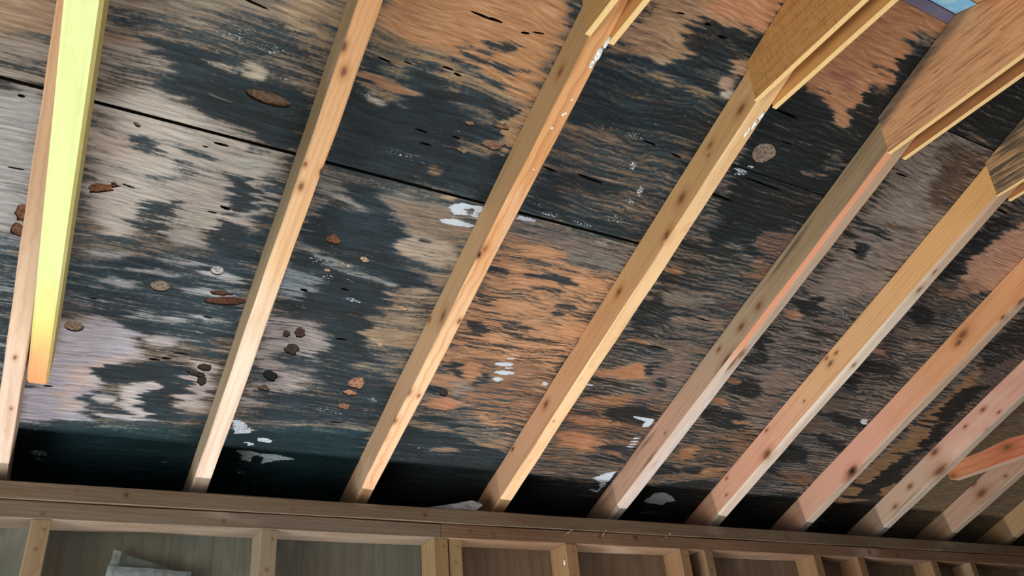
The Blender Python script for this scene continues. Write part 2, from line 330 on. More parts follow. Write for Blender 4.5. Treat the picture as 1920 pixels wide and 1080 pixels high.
PAINT = [
('b',(128,112,98),20,'',[-900,-600,4600,-600,4600,1700,-900,1700]),
('m',0.55,20,'',[-900,-600,4600,-600,4600,1700,-900,1700]),
('b',(160,130,104),15,'u',[-268,1005,-126,1058,-126,942,-247,899]),
('m',0.1,15,'u',[-268,1005,-126,1058,-126,942,-247,899]),
('b',(140,130,122),15,'u',[-261,894,-118,940,-122,846,-257,830]),
('m',0.25,15,'u',[-261,894,-118,940,-122,846,-257,830]),
('m',0.55,10,'u',[-202,873,-150,886,-132,863,-200,859]),
('b',(156,156,161),15,'l',[-256,821,-121,836,-113,619,-138,539,-238,536]),
('m',0.1,15,'l',[-256,821,-121,836,-113,619,-138,539,-238,536]),
('b',(142,146,154),15,'l',[-238,530,-130,541,-118,331,-107,19,-204,3]),
('m',0.62,15,'l',[-238,530,-130,541,-118,331,-107,19,-204,3]),
('m',1,15,'',[-211,101,-72,75,-61,-236,-190,-229]),
('b',(134,121,107),20,'u',[-81,1058,298,1201,291,846,-47,824]),
('m',0.33,20,'u',[-81,1058,298,1201,291,846,-47,824]),
('b',(172,146,112),18,'u',[210,1158,309,1195,289,1068,260,1037,225,1076,184,1091]),
('m',0.16,18,'u',[210,1158,309,1195,289,1068,260,1037,225,1076,184,1091]),
('b',(150,118,96),10,'u',[-57,976,2,983,21,970,-8,945,-55,934]),
('m',0.2,10,'u',[-57,976,2,983,21,970,-8,945,-55,934]),
('m',0.62,14,'u',[-56,1018,87,1061,259,1087,290,1064,279,991,119,994,18,983,-50,983]),
('m',1,20,'',[8,925,13,967,47,989,119,994,174,992,265,970,292,945,292,844,257,841,189,855,110,875,54,889,21,904]),
('b',(182,176,156),8,'',[196,980,192,973,182,968,170,967,158,970,149,976,146,983,150,991,159,996,172,997,184,994,193,988]),
('m',0.05,8,'',[196,980,192,973,182,968,170,967,158,970,149,976,146,983,150,991,159,996,172,997,184,994,193,988]),
('b',(160,150,140),8,'',[91,984,167,985,157,969,106,976]),
('m',0.4,8,'',[91,984,167,985,157,969,106,976]),
('m',0.5,8,'',[-51,935,48,959,43,901,-35,885]),
('b',(150,140,130),10,'',[-58,956,19,979,45,933,-48,891]),
('b',(172,166,161),20,'',[-59,852,25,900,72,884,149,865,274,835,275,755,262,646,115,620,-36,566]),
('m',0.16,20,'',[-59,852,25,900,72,884,149,865,274,835,275,755,262,646,115,620,-36,566]),
('b',(180,165,156),12,'',[-49,786,27,796,75,780,17,750,-47,742]),
('m',0.68,9,'',[56,783,52,775,42,770,29,770,16,774,7,781,5,790,9,798,19,802,32,803,45,799,53,792]),
('m',0.62,9,'',[69,782,68,775,65,769,59,766,53,766,48,769,45,775,45,782,49,788,54,792,61,792,66,788]),
('m',0.52,9,'',[134,792,128,788,111,787,89,789,67,793,51,799,46,804,52,807,68,808,90,807,112,803,129,797]),
('m',0.56,9,'',[158,789,153,784,143,783,131,785,118,789,110,795,107,801,111,805,121,806,133,805,146,800,155,795]),
('m',0.6,9,'',[132,754,130,742,121,733,110,729,97,731,88,739,84,751,87,762,95,771,107,775,119,773,128,765]),
('m',0.55,9,'',[114,742,111,735,98,725,79,714,60,706,45,703,39,705,42,713,55,723,73,733,93,741,108,745]),
('m',0.62,8,'',[250,842,247,835,237,828,224,824,209,823,198,825,194,831,196,838,206,844,219,849,233,850,245,847]),
('m',0.4,9,'',[187,766,185,757,176,748,163,742,149,740,138,743,132,750,134,759,143,768,156,774,170,776,181,773]),
('m',0.95,12,'',[185,759,219,766,243,714,241,687,217,680,194,712]),
('b',(169,172,169),8,'',[243,792,238,786,225,783,208,783,191,787,180,794,176,801,180,807,193,811,209,810,226,807,238,800]),
('m',0.1,8,'',[243,792,238,786,225,783,208,783,191,787,180,794,176,801,180,807,193,811,209,810,226,807,238,800]),
('m',0.8,12,'',[51,659,101,694,118,678,108,657,78,616,53,603]),
('m',0.72,12,'',[29,622,111,642,132,611,84,579,30,590]),
('b',(175,172,165),10,'',[113,683,201,683,226,623,165,620,108,631]),
('m',0.95,12,'',[176,623,199,672,231,652,262,605,253,554,226,554,206,598]),
('m',0.85,12,'',[296,602,292,580,282,565,269,561,255,570,246,589,244,612,248,634,258,649,271,653,284,644,293,626]),
('m',0.6,12,'',[252,785,295,779,299,587,267,607,264,700]),
('m',0.6,10,'',[-44,564,25,593,92,588,142,561,102,537,-40,529]),
('b',(163,160,159),10,'',[184,598,178,588,162,581,140,580,118,583,102,592,96,602,101,612,117,619,139,621,161,617,177,609]),
('m',0.15,10,'',[184,598,178,588,162,581,140,580,118,583,102,592,96,602,101,612,117,619,139,621,161,617,177,609]),
('b',(133,138,146),14,'',[-47,479,53,535,199,559,258,598,289,541,277,479,293,391,251,326,141,327,67,334,11,374,-42,405]),
('m',0.8,14,'',[-47,479,53,535,199,559,258,598,289,541,277,479,293,391,251,326,141,327,67,334,11,374,-42,405]),
('b',(156,160,167),6,'',[152,509,147,504,131,499,108,497,86,497,70,500,64,504,69,509,85,513,107,516,129,516,146,513]),
('m',0.25,6,'',[152,509,147,504,131,499,108,497,86,497,70,500,64,504,69,509,85,513,107,516,129,516,146,513]),
('b',(156,160,167),6,'',[74,469,69,463,53,458,31,456,10,456,-6,460,-12,465,-6,471,9,475,30,478,52,477,68,474]),
('m',0.3,6,'',[74,469,69,463,53,458,31,456,10,456,-6,460,-12,465,-6,471,9,475,30,478,52,477,68,474]),
('b',(156,160,167),6,'',[264,484,258,478,239,473,212,470,186,471,167,474,159,479,166,485,184,490,210,493,236,493,256,489]),
('m',0.35,6,'',[264,484,258,478,239,473,212,470,186,471,167,474,159,479,166,485,184,490,210,493,236,493,256,489]),
('b',(156,160,167),6,'',[114,385,110,381,97,378,79,378,61,379,49,383,44,387,48,391,61,394,78,395,96,393,109,390]),
('m',0.35,6,'',[114,385,110,381,97,378,79,378,61,379,49,383,44,387,48,391,61,394,78,395,96,393,109,390]),
('b',(156,160,167),6,'',[33,537,29,531,15,527,-3,526,-22,527,-35,531,-40,536,-35,541,-22,545,-4,546,15,545,28,542]),
('m',0.2,6,'',[33,537,29,531,15,527,-3,526,-22,527,-35,531,-40,536,-35,541,-22,545,-4,546,15,545,28,542]),
('b',(156,160,167),6,'',[181,545,174,541,156,539,131,537,106,538,88,540,82,543,88,547,106,549,130,551,155,550,174,548]),
('m',0.3,6,'',[181,545,174,541,156,539,131,537,106,538,88,540,82,543,88,547,106,549,130,551,155,550,174,548]),
('b',(156,160,167),6,'',[193,389,186,385,167,381,141,379,115,380,96,383,89,387,96,392,114,395,139,397,166,396,185,393]),
('m',0.4,6,'',[193,389,186,385,167,381,141,379,115,380,96,383,89,387,96,392,114,395,139,397,166,396,185,393]),
('b',(156,160,167),6,'',[275,531,270,525,257,520,239,518,221,518,207,522,201,527,206,532,218,537,236,540,255,539,269,536]),
('m',0.3,6,'',[275,531,270,525,257,520,239,518,221,518,207,522,201,527,206,532,218,537,236,540,255,539,269,536]),
('b',(156,160,167),6,'',[266,405,259,401,240,397,213,395,186,396,166,399,159,403,166,407,184,411,211,413,238,412,258,410]),
('m',0.45,6,'',[266,405,259,401,240,397,213,395,186,396,166,399,159,403,166,407,184,411,211,413,238,412,258,410]),
('b',(167,166,182),16,'',[-52,338,32,364,88,331,116,290,52,230,39,178,47,51,-97,20,-84,188]),
('m',0.08,16,'',[-52,338,32,364,88,331,116,290,52,230,39,178,47,51,-97,20,-84,188]),
('b',(180,162,159),10,'',[-25,199,46,268,106,288,34,210,13,140,41,94,0,79]),
('m',0.55,10,'',[205,333,199,322,181,313,154,308,128,309,108,315,100,325,105,336,123,345,149,350,175,350,196,343]),
('b',(169,162,167),8,'',[173,329,170,322,159,316,143,313,127,314,115,318,110,324,113,331,124,337,140,340,155,340,168,336]),
('m',0.15,8,'',[173,329,170,322,159,316,143,313,127,314,115,318,110,324,113,331,124,337,140,340,155,340,168,336]),
('m',0.98,9,'',[31,206,60,247,185,269,214,244,231,188,218,133,224,70,133,65,133,101,139,159,167,192,95,195,59,188,37,191]),
('m',0.8,9,'',[37,153,90,157,106,61,45,60]),
('b',(176,170,175),8,'',[98,196,167,199,169,177,141,160,137,96,110,84,97,147]),
('m',0.06,8,'',[98,196,167,199,169,177,141,160,137,96,110,84,97,147]),
('b',(172,166,169),8,'',[88,136,85,129,76,123,63,120,49,122,39,127,35,134,38,142,47,148,60,150,73,149,84,144]),
('m',0.15,8,'',[88,136,85,129,76,123,63,120,49,122,39,127,35,134,38,142,47,148,60,150,73,149,84,144]),
('b',(163,150,152),10,'',[205,292,260,287,280,134,213,126,228,178]),
('m',0.22,10,'',[205,292,260,287,280,134,213,126,228,178]),
('b',(171,170,182),6,'',[166,81,160,77,143,75,119,75,96,78,79,82,72,87,78,91,95,93,118,93,141,90,159,86]),
('m',0.1,6,'',[166,81,160,77,143,75,119,75,96,78,79,82,72,87,78,91,95,93,118,93,141,90,159,86]),
('m',0.6,10,'',[-99,40,22,70,132,70,283,131,286,61,-105,2]),
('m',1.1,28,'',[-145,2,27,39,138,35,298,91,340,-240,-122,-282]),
('b',(47,128,129),12,'',[-127,16,282,79,338,-240,-122,-282]),  # teal haze painted into the base colour at the eave
('b',(205,146,88),14,'u',[325,1211,656,1335,679,1238,691,1087,636,1087,560,1114,467,1125,408,1115,341,1133]),
('m',0,14,'u',[325,1211,656,1335,679,1238,691,1087,636,1087,560,1114,467,1125,408,1115,341,1133]),
('b',(172,140,100),10,'u',[336,1131,406,1120,478,1124,560,1114,641,1089,688,1068,669,1031,551,1030,450,1059,353,1070]),
('m',0.4,10,'u',[336,1131,406,1120,478,1124,560,1114,641,1089,688,1068,669,1031,551,1030,450,1059,353,1070]),
('m',0.75,6,'u',[513,1181,576,1189,627,1178,584,1161,532,1164]),
('m',0.65,6,'u',[506,1160,575,1156,568,1146,508,1151]),
('m',0.7,6,'u',[492,1142,593,1142,664,1141,625,1123,521,1126]),
('m',0.75,6,'u',[469,1121,558,1118,655,1111,601,1099,507,1107]),
('m',1,16,'u',[352,1085,434,1100,522,1072,628,1067,704,1061,720,964,700,843,337,833,341,921,331,1030]),
('b',(150,128,92),10,'u',[345,1119,409,1111,458,1095,424,1073,357,1087]),
('m',0.5,10,'u',[345,1119,409,1111,458,1095,424,1073,357,1087]),
('b',(172,124,84),6,'u',[342,1036,372,1044,435,1043,474,1031,422,1021,369,1021]),
('m',0,6,'u',[342,1036,372,1044,435,1043,474,1031,422,1021,369,1021]),
('b',(150,136,100),8,'u',[442,1061,438,1057,425,1053,407,1052,390,1053,377,1057,373,1061,377,1066,389,1069,407,1071,424,1069,437,1066]),
('m',0.35,8,'u',[442,1061,438,1057,425,1053,407,1052,390,1053,377,1057,373,1061,377,1066,389,1069,407,1071,424,1069,437,1066]),
('b',(196,192,180),6,'u',[416,994,413,991,404,989,392,989,380,990,371,992,368,995,371,999,380,1001,392,1001,404,1000,413,998]),
('m',0.2,6,'u',[416,994,413,991,404,989,392,989,380,990,371,992,368,995,371,999,380,1001,392,1001,404,1000,413,998]),
('b',(160,140,104),6,'u',[444,1012,440,1009,426,1008,409,1008,391,1009,378,1012,373,1016,378,1019,391,1020,408,1020,426,1019,439,1016]),
('m',0.25,6,'u',[444,1012,440,1009,426,1008,409,1008,391,1009,378,1012,373,1016,378,1019,391,1020,408,1020,426,1019,439,1016]),
('b',(182,140,96),10,'u',[655,996,669,1068,693,1082,704,1023,698,957,679,984]),
('m',0.05,10,'u',[655,996,669,1068,693,1082,704,1023,698,957,679,984]),
('b',(150,120,84),8,'u',[682,961,676,955,657,950,631,948,604,949,585,953,577,958,583,964,601,969,627,971,653,970,673,967]),
('m',0.4,8,'u',[682,961,676,955,657,950,631,948,604,949,585,953,577,958,583,964,601,969,627,971,653,970,673,967]),
('b',(150,110,70),6,'u',[574,890,572,884,566,880,557,879,547,882,540,887,538,893,540,898,546,902,555,903,564,901,571,896]),
('m',0.35,6,'u',[574,890,572,884,566,880,557,879,547,882,540,887,538,893,540,898,546,902,555,903,564,901,571,896]),
('b',(120,95,85),10,'u',[527,860,667,875,677,850,531,849]),
('m',0.62,10,'u',[527,860,667,875,677,850,531,849]),
('b',(130,112,84),10,'u',[653,1035,646,1028,626,1022,598,1019,570,1020,550,1024,541,1030,548,1037,567,1042,594,1046,622,1045,644,1041]),
('m',0.65,10,'u',[653,1035,646,1028,626,1022,598,1019,570,1020,550,1024,541,1030,548,1037,567,1042,594,1046,622,1045,644,1041]),
('b',(125,120,114),16,'l',[339,826,697,835,714,708,357,616]),
('m',0.5,16,'l',[339,826,697,835,714,708,357,616]),
('m',0.98,14,'l',[343,722,378,785,441,813,507,788,516,750,591,727,583,682,442,638,346,655]),
('b',(140,140,138),10,'l',[348,795,393,789,461,755,437,751,378,769]),
('m',0.35,10,'l',[348,795,393,789,461,755,437,751,378,769]),
('b',(138,120,104),12,'l',[497,799,567,819,697,778,702,705,566,728]),
('m',0.22,12,'l',[497,799,567,819,697,778,702,705,566,728]),
('b',(165,150,134),10,'l',[701,695,696,674,674,658,640,652,605,658,577,673,564,694,569,714,591,729,623,735,658,730,687,716]),
('m',0.18,10,'l',[701,695,696,674,674,658,640,652,605,658,577,673,564,694,569,714,591,729,623,735,658,730,687,716]),
('m',0.6,6,'l',[615,727,614,721,610,717,602,713,594,712,587,714,583,718,583,723,588,728,595,732,604,732,611,731]),
('m',0.55,5,'l',[646,690,644,686,638,683,628,681,618,682,610,683,607,687,608,690,615,693,624,695,634,695,642,693]),
('m',0.98,16,'l',[342,612,431,671,525,674,585,645,636,611,723,593,655,528,561,465,647,214,531,195,464,395,401,462,346,496]),
('b',(131,148,161),12,'l',[326,587,412,586,431,561,391,499,324,513]),
('m',0.38,12,'l',[326,587,412,586,431,561,391,499,324,513]),
('b',(130,140,142),8,'l',[343,647,421,632,577,597,557,584,429,605]),
('m',0.42,8,'l',[343,647,421,632,577,597,557,584,429,605]),
('b',(142,124,104),12,'l',[583,583,736,587,753,455,600,389,561,465]),
('m',0.42,12,'l',[583,583,736,587,753,455,600,389,561,465]),
('b',(160,134,104),8,'l',[707,445,700,431,673,420,634,415,594,418,564,427,551,440,558,454,583,465,621,470,661,468,692,459]),
('m',0.18,8,'l',[707,445,700,431,673,420,634,415,594,418,564,427,551,440,558,454,583,465,621,470,661,468,692,459]),
('b',(150,130,108),8,'l',[671,586,667,582,653,579,634,578,615,580,600,583,594,588,599,592,612,595,631,596,650,594,665,591]),
('m',0.25,8,'l',[671,586,667,582,653,579,634,578,615,580,600,583,594,588,599,592,612,595,631,596,650,594,665,591]),
('b',(145,125,105),8,'l',[717,637,715,622,703,612,684,608,664,612,648,623,640,637,642,652,653,662,672,666,692,662,708,652]),
('m',0.35,8,'l',[717,637,715,622,703,612,684,608,664,612,648,623,640,637,642,652,653,662,672,666,692,662,708,652]),
('b',(152,144,146),12,'l',[334,455,442,447,493,401,482,313,471,221,363,202]),
('m',0.3,12,'l',[334,455,442,447,493,401,482,313,471,221,363,202]),
('m',0.7,8,'l',[488,454,482,448,465,444,442,443,417,445,399,449,392,455,398,461,414,465,438,467,462,465,480,461]),
('m',0.7,10,'l',[419,265,411,254,385,247,349,246,313,252,286,262,275,274,284,284,308,291,343,292,380,288,408,278]),
('m',0.75,8,'l',[505,320,498,308,476,301,445,299,414,304,390,313,381,325,387,336,408,343,438,345,470,341,494,332]),
('m',0.8,10,'l',[533,208,525,193,498,184,460,181,421,186,392,197,380,211,387,225,413,234,450,237,489,233,519,222]),
('m',0.85,14,'l',[479,364,694,354,714,226,673,140,349,108,520,230]),
('b',(142,136,137),6,'l',[408,170,404,163,391,159,372,159,353,162,339,169,333,176,337,183,350,186,368,187,387,184,402,177]),
('m',0.25,6,'l',[408,170,404,163,391,159,372,159,353,162,339,169,333,176,337,183,350,186,368,187,387,184,402,177]),
('b',(140,122,104),8,'l',[714,340,716,322,709,306,694,299,676,300,659,311,649,327,647,345,654,360,669,367,686,366,703,356]),
('m',0.5,8,'l',[714,340,716,322,709,306,694,299,676,300,659,311,649,327,647,345,654,360,669,367,686,366,703,356]),
('b',(140,125,105),6,'l',[692,341,684,336,660,332,626,330,593,332,568,335,558,340,566,345,589,349,621,351,655,350,681,346]),
('m',0.45,6,'l',[692,341,684,336,660,332,626,330,593,332,568,335,558,340,566,345,589,349,621,351,655,350,681,346]),
('m',0.6,8,'l',[317,140,496,132,686,142,669,109,329,86]),
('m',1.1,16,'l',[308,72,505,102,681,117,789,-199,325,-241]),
('b',(47,128,129),12,'l',[306,83,676,130,789,-199,325,-241]),  # same eave haze, put into the base colour of the next bay
('b',(118,100,78),14,'u',[705,1343,1121,1499,1159,1140,1102,824,767,826,787,998]),
('m',0.82,14,'u',[705,1343,1121,1499,1159,1140,1102,824,767,826,787,998]),
('b',(186,146,106),12,'u',[794,1377,913,1421,1052,1365,971,1359,902,1340,944,1298,890,1256,824,1256,781,1264]),
('m',0.12,12,'u',[794,1377,913,1421,1052,1365,971,1359,902,1340,944,1298,890,1256,824,1256,781,1264]),
('b',(208,142,92),10,'u',[892,1413,1098,1490,1101,1386,1032,1381,947,1373]),
('m',-0.1,10,'u',[892,1413,1098,1490,1101,1386,1032,1381,947,1373]),
('m',0.75,8,'u',[785,1341,832,1348,833,1304,784,1281]),
('m',0.95,6,'u',[930,1362,1023,1365,1105,1372,1074,1346,980,1346]),
('m',0.7,6,'u',[902,1320,998,1340,1075,1334,1019,1312]),
('b',(178,138,100),8,'u',[776,1273,805,1289,941,1303,945,1287,898,1264,917,1256,838,1255]),
('m',0.2,8,'u',[776,1273,805,1289,941,1303,945,1287,898,1264,917,1256,838,1255]),
('b',(165,145,115),6,'u',[934,1259,929,1256,915,1254,896,1256,877,1259,864,1263,859,1268,864,1272,877,1273,896,1272,915,1269,929,1264]),
('m',0.25,6,'u',[934,1259,929,1256,915,1254,896,1256,877,1259,864,1263,859,1268,864,1272,877,1273,896,1272,915,1269,929,1264]),
('b',(170,130,92),8,'u',[777,1251,870,1266,865,1253,774,1233]),
('m',0.3,8,'u',[777,1251,870,1266,865,1253,774,1233]),
('b',(188,148,112),8,'u',[1099,1323,1105,1315,1104,1304,1096,1294,1083,1287,1069,1285,1058,1289,1052,1298,1053,1308,1061,1319,1074,1325,1087,1327]),
('m',0.08,8,'u',[1099,1323,1105,1315,1104,1304,1096,1294,1083,1287,1069,1285,1058,1289,1052,1298,1053,1308,1061,1319,1074,1325,1087,1327]),
('b',(172,146,132),5,'u',[1090,1268,1092,1261,1089,1255,1081,1250,1071,1249,1061,1251,1055,1256,1053,1263,1056,1270,1064,1274,1074,1276,1083,1273]),
('m',0.02,5,'u',[1090,1268,1092,1261,1089,1255,1081,1250,1071,1249,1061,1251,1055,1256,1053,1263,1056,1270,1064,1274,1074,1276,1083,1273]),
('b',(185,182,172),5,'u',[1112,1251,1114,1246,1110,1239,1102,1233,1092,1229,1082,1229,1076,1232,1074,1237,1077,1244,1085,1250,1095,1254,1105,1254]),
('m',0.1,5,'u',[1112,1251,1114,1246,1110,1239,1102,1233,1092,1229,1082,1229,1076,1232,1074,1237,1077,1244,1085,1250,1095,1254,1105,1254]),
('b',(150,122,84),6,'u',[897,1235,1052,1225,1032,1212,895,1216]),
('m',0.4,6,'u',[897,1235,1052,1225,1032,1212,895,1216]),
('b',(150,128,94),6,'u',[1045,1220,1041,1215,1027,1212,1007,1211,986,1212,971,1215,965,1219,969,1223,983,1227,1003,1228,1023,1227,1039,1224]),
('m',0.35,6,'u',[1045,1220,1041,1215,1027,1212,1007,1211,986,1212,971,1215,965,1219,969,1223,983,1227,1003,1228,1023,1227,1039,1224]),
('b',(124,102,82),12,'u',[739,1016,808,1082,1048,1078,1118,1042,1095,886,874,885]),
('m',0.62,12,'u',[739,1016,808,1082,1048,1078,1118,1042,1095,886,874,885]),
('b',(150,122,90),6,'u',[809,1065,805,1060,794,1057,779,1057,763,1058,751,1062,747,1067,750,1071,761,1074,776,1075,792,1073,804,1070]),
('m',0.4,6,'u',[809,1065,805,1060,794,1057,779,1057,763,1058,751,1062,747,1067,750,1071,761,1074,776,1075,792,1073,804,1070]),
('m',0.95,8,'u',[784,1124,923,1138,1097,1161,1050,1120,876,1104,793,1108]),
('m',0.9,8,'u',[985,964,977,954,950,945,910,940,870,940,839,944,826,952,834,962,860,970,898,975,939,976,971,972]),
('m',0.8,8,'u',[908,1226,902,1218,882,1211,852,1205,822,1203,799,1204,789,1210,795,1217,815,1224,843,1230,874,1232,898,1231]),
('m',0.95,10,'u',[1018,1272,1014,1263,997,1255,973,1250,947,1248,927,1251,918,1257,921,1265,937,1273,961,1279,987,1281,1008,1278]),
('b',(120,90,80),8,'u',[1107,1078,1098,1072,1068,1066,1027,1061,986,1058,956,1059,944,1063,952,1068,980,1075,1020,1080,1061,1083,1093,1082]),
('m',0.5,8,'u',[1107,1078,1098,1072,1068,1066,1027,1061,986,1058,956,1059,944,1063,952,1068,980,1075,1020,1080,1061,1083,1093,1082]),
('w',0.55,6,'u',[890,1092,887,1087,876,1083,860,1081,843,1080,830,1082,825,1086,828,1090,839,1094,855,1097,871,1097,884,1095]),
('w',0.6,6,'u',[970,1093,968,1088,959,1083,945,1080,930,1080,918,1083,913,1088,915,1094,924,1098,938,1101,953,1101,965,1098]),
('w',0.5,6,'u',[977,1015,972,1011,955,1007,932,1004,909,1004,891,1005,884,1008,889,1012,905,1016,927,1019,951,1019,969,1018]),
('w',0.75,6,'u',[988,1026,988,1020,985,1016,978,1014,971,1015,965,1019,961,1024,961,1030,965,1034,971,1036,978,1035,984,1031]),
('w',0.75,6,'u',[1037,975,1039,967,1036,961,1030,959,1023,961,1017,966,1012,974,1011,981,1014,987,1019,990,1026,988,1033,983]),
('w',0.65,6,'u',[1040,944,1039,939,1031,936,1020,934,1009,935,999,937,995,942,996,947,1003,950,1014,952,1026,951,1035,949]),
('w',0.7,6,'u',[877,861,875,857,865,854,850,852,835,853,824,855,819,859,822,863,831,866,846,868,861,867,872,865]),
('w',0.65,6,'u',[968,858,965,855,953,852,937,851,920,851,907,853,901,856,905,860,916,863,932,864,949,864,962,862]),
('w',0.62,6,'u',[1036,890,1034,884,1024,879,1009,877,993,878,980,882,974,888,976,894,986,899,1001,901,1017,900,1030,896]),
('w',0.45,6,'u',[851,996,849,989,838,983,822,980,805,981,792,985,786,992,788,999,799,1005,814,1008,831,1008,845,1003]),
('w',0.5,6,'u',[1088,1033,1087,1024,1078,1017,1063,1014,1047,1015,1033,1021,1026,1029,1027,1038,1035,1045,1050,1049,1066,1047,1080,1042]),
('w',0.5,6,'u',[988,1133,987,1130,981,1127,972,1126,963,1125,955,1127,952,1130,953,1133,959,1135,968,1137,977,1137,985,1136]),
('w',0.45,6,'u',[1083,1178,1078,1172,1060,1165,1034,1161,1007,1160,986,1162,977,1167,982,1173,999,1179,1025,1184,1052,1185,1074,1183]),
('w',0.4,6,'u',[1013,1150,1005,1143,977,1136,939,1131,900,1129,871,1130,859,1135,868,1141,894,1148,931,1153,970,1156,1001,1154]),
('w',0.42,6,'u',[998,991,991,985,967,980,933,977,900,976,874,978,864,983,871,988,894,993,927,996,961,997,987,995]),
('w',0.6,6,'u',[837,875,834,872,825,869,812,868,799,868,789,870,785,873,787,877,796,879,809,881,822,880,832,878]),
('w',0.6,6,'u',[1039,923,1035,920,1023,918,1007,916,989,916,976,918,971,920,975,923,986,925,1003,927,1020,927,1033,926]),
('w',0.55,6,'',[167,1051,164,1046,155,1042,142,1039,129,1039,120,1042,116,1046,120,1051,129,1056,141,1058,154,1058,163,1055]),
('w',0.58,6,'',[153,1034,149,1029,137,1024,120,1021,103,1021,91,1024,86,1028,91,1033,103,1038,119,1040,136,1041,148,1038]),
('w',0.58,6,'',[227,1033,221,1027,205,1021,183,1017,161,1017,145,1020,140,1025,145,1032,160,1037,182,1041,204,1041,220,1038]),
('w',0.55,6,'',[223,1049,219,1044,210,1041,197,1038,184,1038,174,1040,170,1044,174,1048,183,1052,196,1054,209,1054,219,1052]),
('w',0.6,6,'',[126,1002,124,999,117,997,109,996,101,996,94,997,92,999,94,1002,100,1004,109,1005,117,1005,123,1004]),
('w',0.7,6,'',[-17,1006,-19,1005,-26,1003,-34,1002,-43,1002,-49,1002,-51,1003,-49,1005,-42,1006,-34,1008,-26,1008,-19,1007]),
('w',0.55,6,'',[240,988,237,983,229,980,218,978,206,978,198,981,195,984,198,989,206,992,217,994,228,994,237,992]),
('w',0.5,6,'',[-22,970,-24,968,-29,965,-36,964,-43,964,-48,966,-50,968,-48,970,-43,973,-36,974,-29,974,-24,972]),
('w',0.55,6,'',[509,904,506,897,495,891,479,889,462,890,450,894,444,901,448,908,459,914,474,917,491,915,504,911]),
('w',0.5,6,'',[540,899,537,895,528,892,514,890,500,891,489,893,485,896,488,900,498,903,511,904,525,904,536,902]),
('w',0.55,6,'',[406,1003,403,999,392,995,377,993,362,993,351,995,347,999,350,1003,361,1007,375,1009,390,1009,402,1007]),
('w',0.45,6,'',[410,932,405,926,390,921,370,919,350,919,335,922,329,927,334,933,348,938,368,941,388,940,403,937]),
('w',0.5,6,'',[591,989,589,984,582,980,571,978,559,979,551,981,547,986,549,990,557,994,567,996,579,996,587,993]),
('w',0.6,6,'',[613,908,612,905,606,903,598,901,590,902,584,904,581,907,582,910,588,912,596,913,604,913,610,911]),
('w',0.4,6,'',[561,1004,559,1000,552,997,541,995,530,996,522,997,518,1001,520,1004,528,1007,538,1009,549,1009,558,1007]),
('w',0.6,6,'',[431,613,428,604,419,599,405,597,391,600,381,606,376,614,379,622,388,628,401,630,415,627,426,621]),
('w',0.65,6,'',[451,576,449,570,443,566,433,565,424,567,417,572,414,577,415,583,422,587,431,588,440,586,448,582]),
('w',0.6,6,'',[497,578,494,574,486,571,474,571,462,572,453,576,449,580,452,584,460,587,472,588,484,586,493,583]),
('w',0.65,6,'',[529,526,526,522,517,519,503,519,490,521,479,525,475,529,478,533,487,536,501,537,514,535,525,531]),
('w',0.6,6,'',[417,484,415,481,410,478,401,478,393,480,387,483,384,487,386,490,392,492,400,493,408,491,414,488]),
('w',0.6,6,'',[69,472,66,467,57,464,44,463,32,466,23,470,19,476,23,481,32,484,44,485,57,483,66,478]),
('w',0.6,6,'',[73,493,72,489,69,487,65,486,62,488,59,490,58,494,59,497,61,499,65,500,69,499,72,496]),
('w',0.6,6,'',[14,398,12,395,6,393,-3,393,-12,394,-18,398,-20,401,-18,405,-11,407,-3,407,6,405,12,402]),
('w',0.5,6,'',[94,377,91,374,82,372,70,373,58,375,49,378,46,382,49,386,57,387,69,387,82,385,90,381]),
('w',0.5,6,'',[484,650,478,646,462,644,439,643,416,645,399,648,393,652,398,656,414,659,437,659,460,658,477,654]),
('w',0.6,6,'',[604,175,599,170,584,168,564,170,543,174,527,181,521,187,526,191,540,193,560,192,581,187,597,181]),
('w',0.7,6,'',[674,232,672,228,665,226,656,226,645,228,638,233,634,237,636,242,643,244,652,244,663,241,670,237]),
('w',0.5,6,'',[595,244,592,238,583,234,570,234,556,237,545,244,541,251,543,258,552,262,565,262,579,258,590,252]),
('w',0.5,6,'',[511,257,508,253,499,251,486,252,473,255,463,259,459,264,462,267,471,269,484,269,497,266,507,262]),
('w',0.6,6,'',[581,171,577,168,566,167,551,168,536,171,525,175,520,180,524,183,534,184,549,182,564,179,576,175]),
('w',0.55,6,'',[903,67,899,62,885,59,865,61,844,66,828,73,822,80,826,85,839,87,859,86,880,81,896,74]),
('w',0.5,6,'',[918,-10,913,-13,899,-13,878,-11,857,-6,841,0,835,5,839,8,854,9,874,6,895,1,911,-4]),
('w',0.45,6,'',[864,26,858,23,841,23,817,26,792,31,774,37,767,43,773,46,789,46,813,43,838,37,856,31]),
('w',0.55,6,'',[1804,707,1801,700,1786,695,1762,693,1736,695,1715,700,1705,707,1707,714,1722,719,1746,721,1772,719,1793,714]),
('w',0.6,6,'',[1884,790,1884,783,1875,778,1859,776,1841,777,1825,782,1817,789,1817,796,1826,801,1842,803,1860,801,1875,797]),
('w',0.5,6,'',[1800,624,1798,619,1785,615,1764,614,1742,616,1725,620,1716,626,1719,631,1732,635,1752,636,1774,634,1792,630]),
('w',0.5,6,'',[1866,638,1865,634,1859,632,1849,631,1837,632,1828,635,1823,639,1823,642,1830,645,1840,646,1851,645,1861,642]),
('w',0.6,6,'',[1763,407,1763,403,1758,400,1749,400,1740,401,1732,405,1728,409,1728,413,1733,416,1741,416,1750,415,1758,411]),
('w',0.6,6,'',[2038,871,2039,868,2036,866,2031,865,2025,866,2019,867,2016,870,2016,873,2018,875,2024,875,2030,875,2035,873]),
('w',0.7,6,'',[2711,718,2712,715,2710,713,2705,712,2698,713,2692,715,2687,718,2686,721,2689,724,2694,725,2700,724,2707,721]),
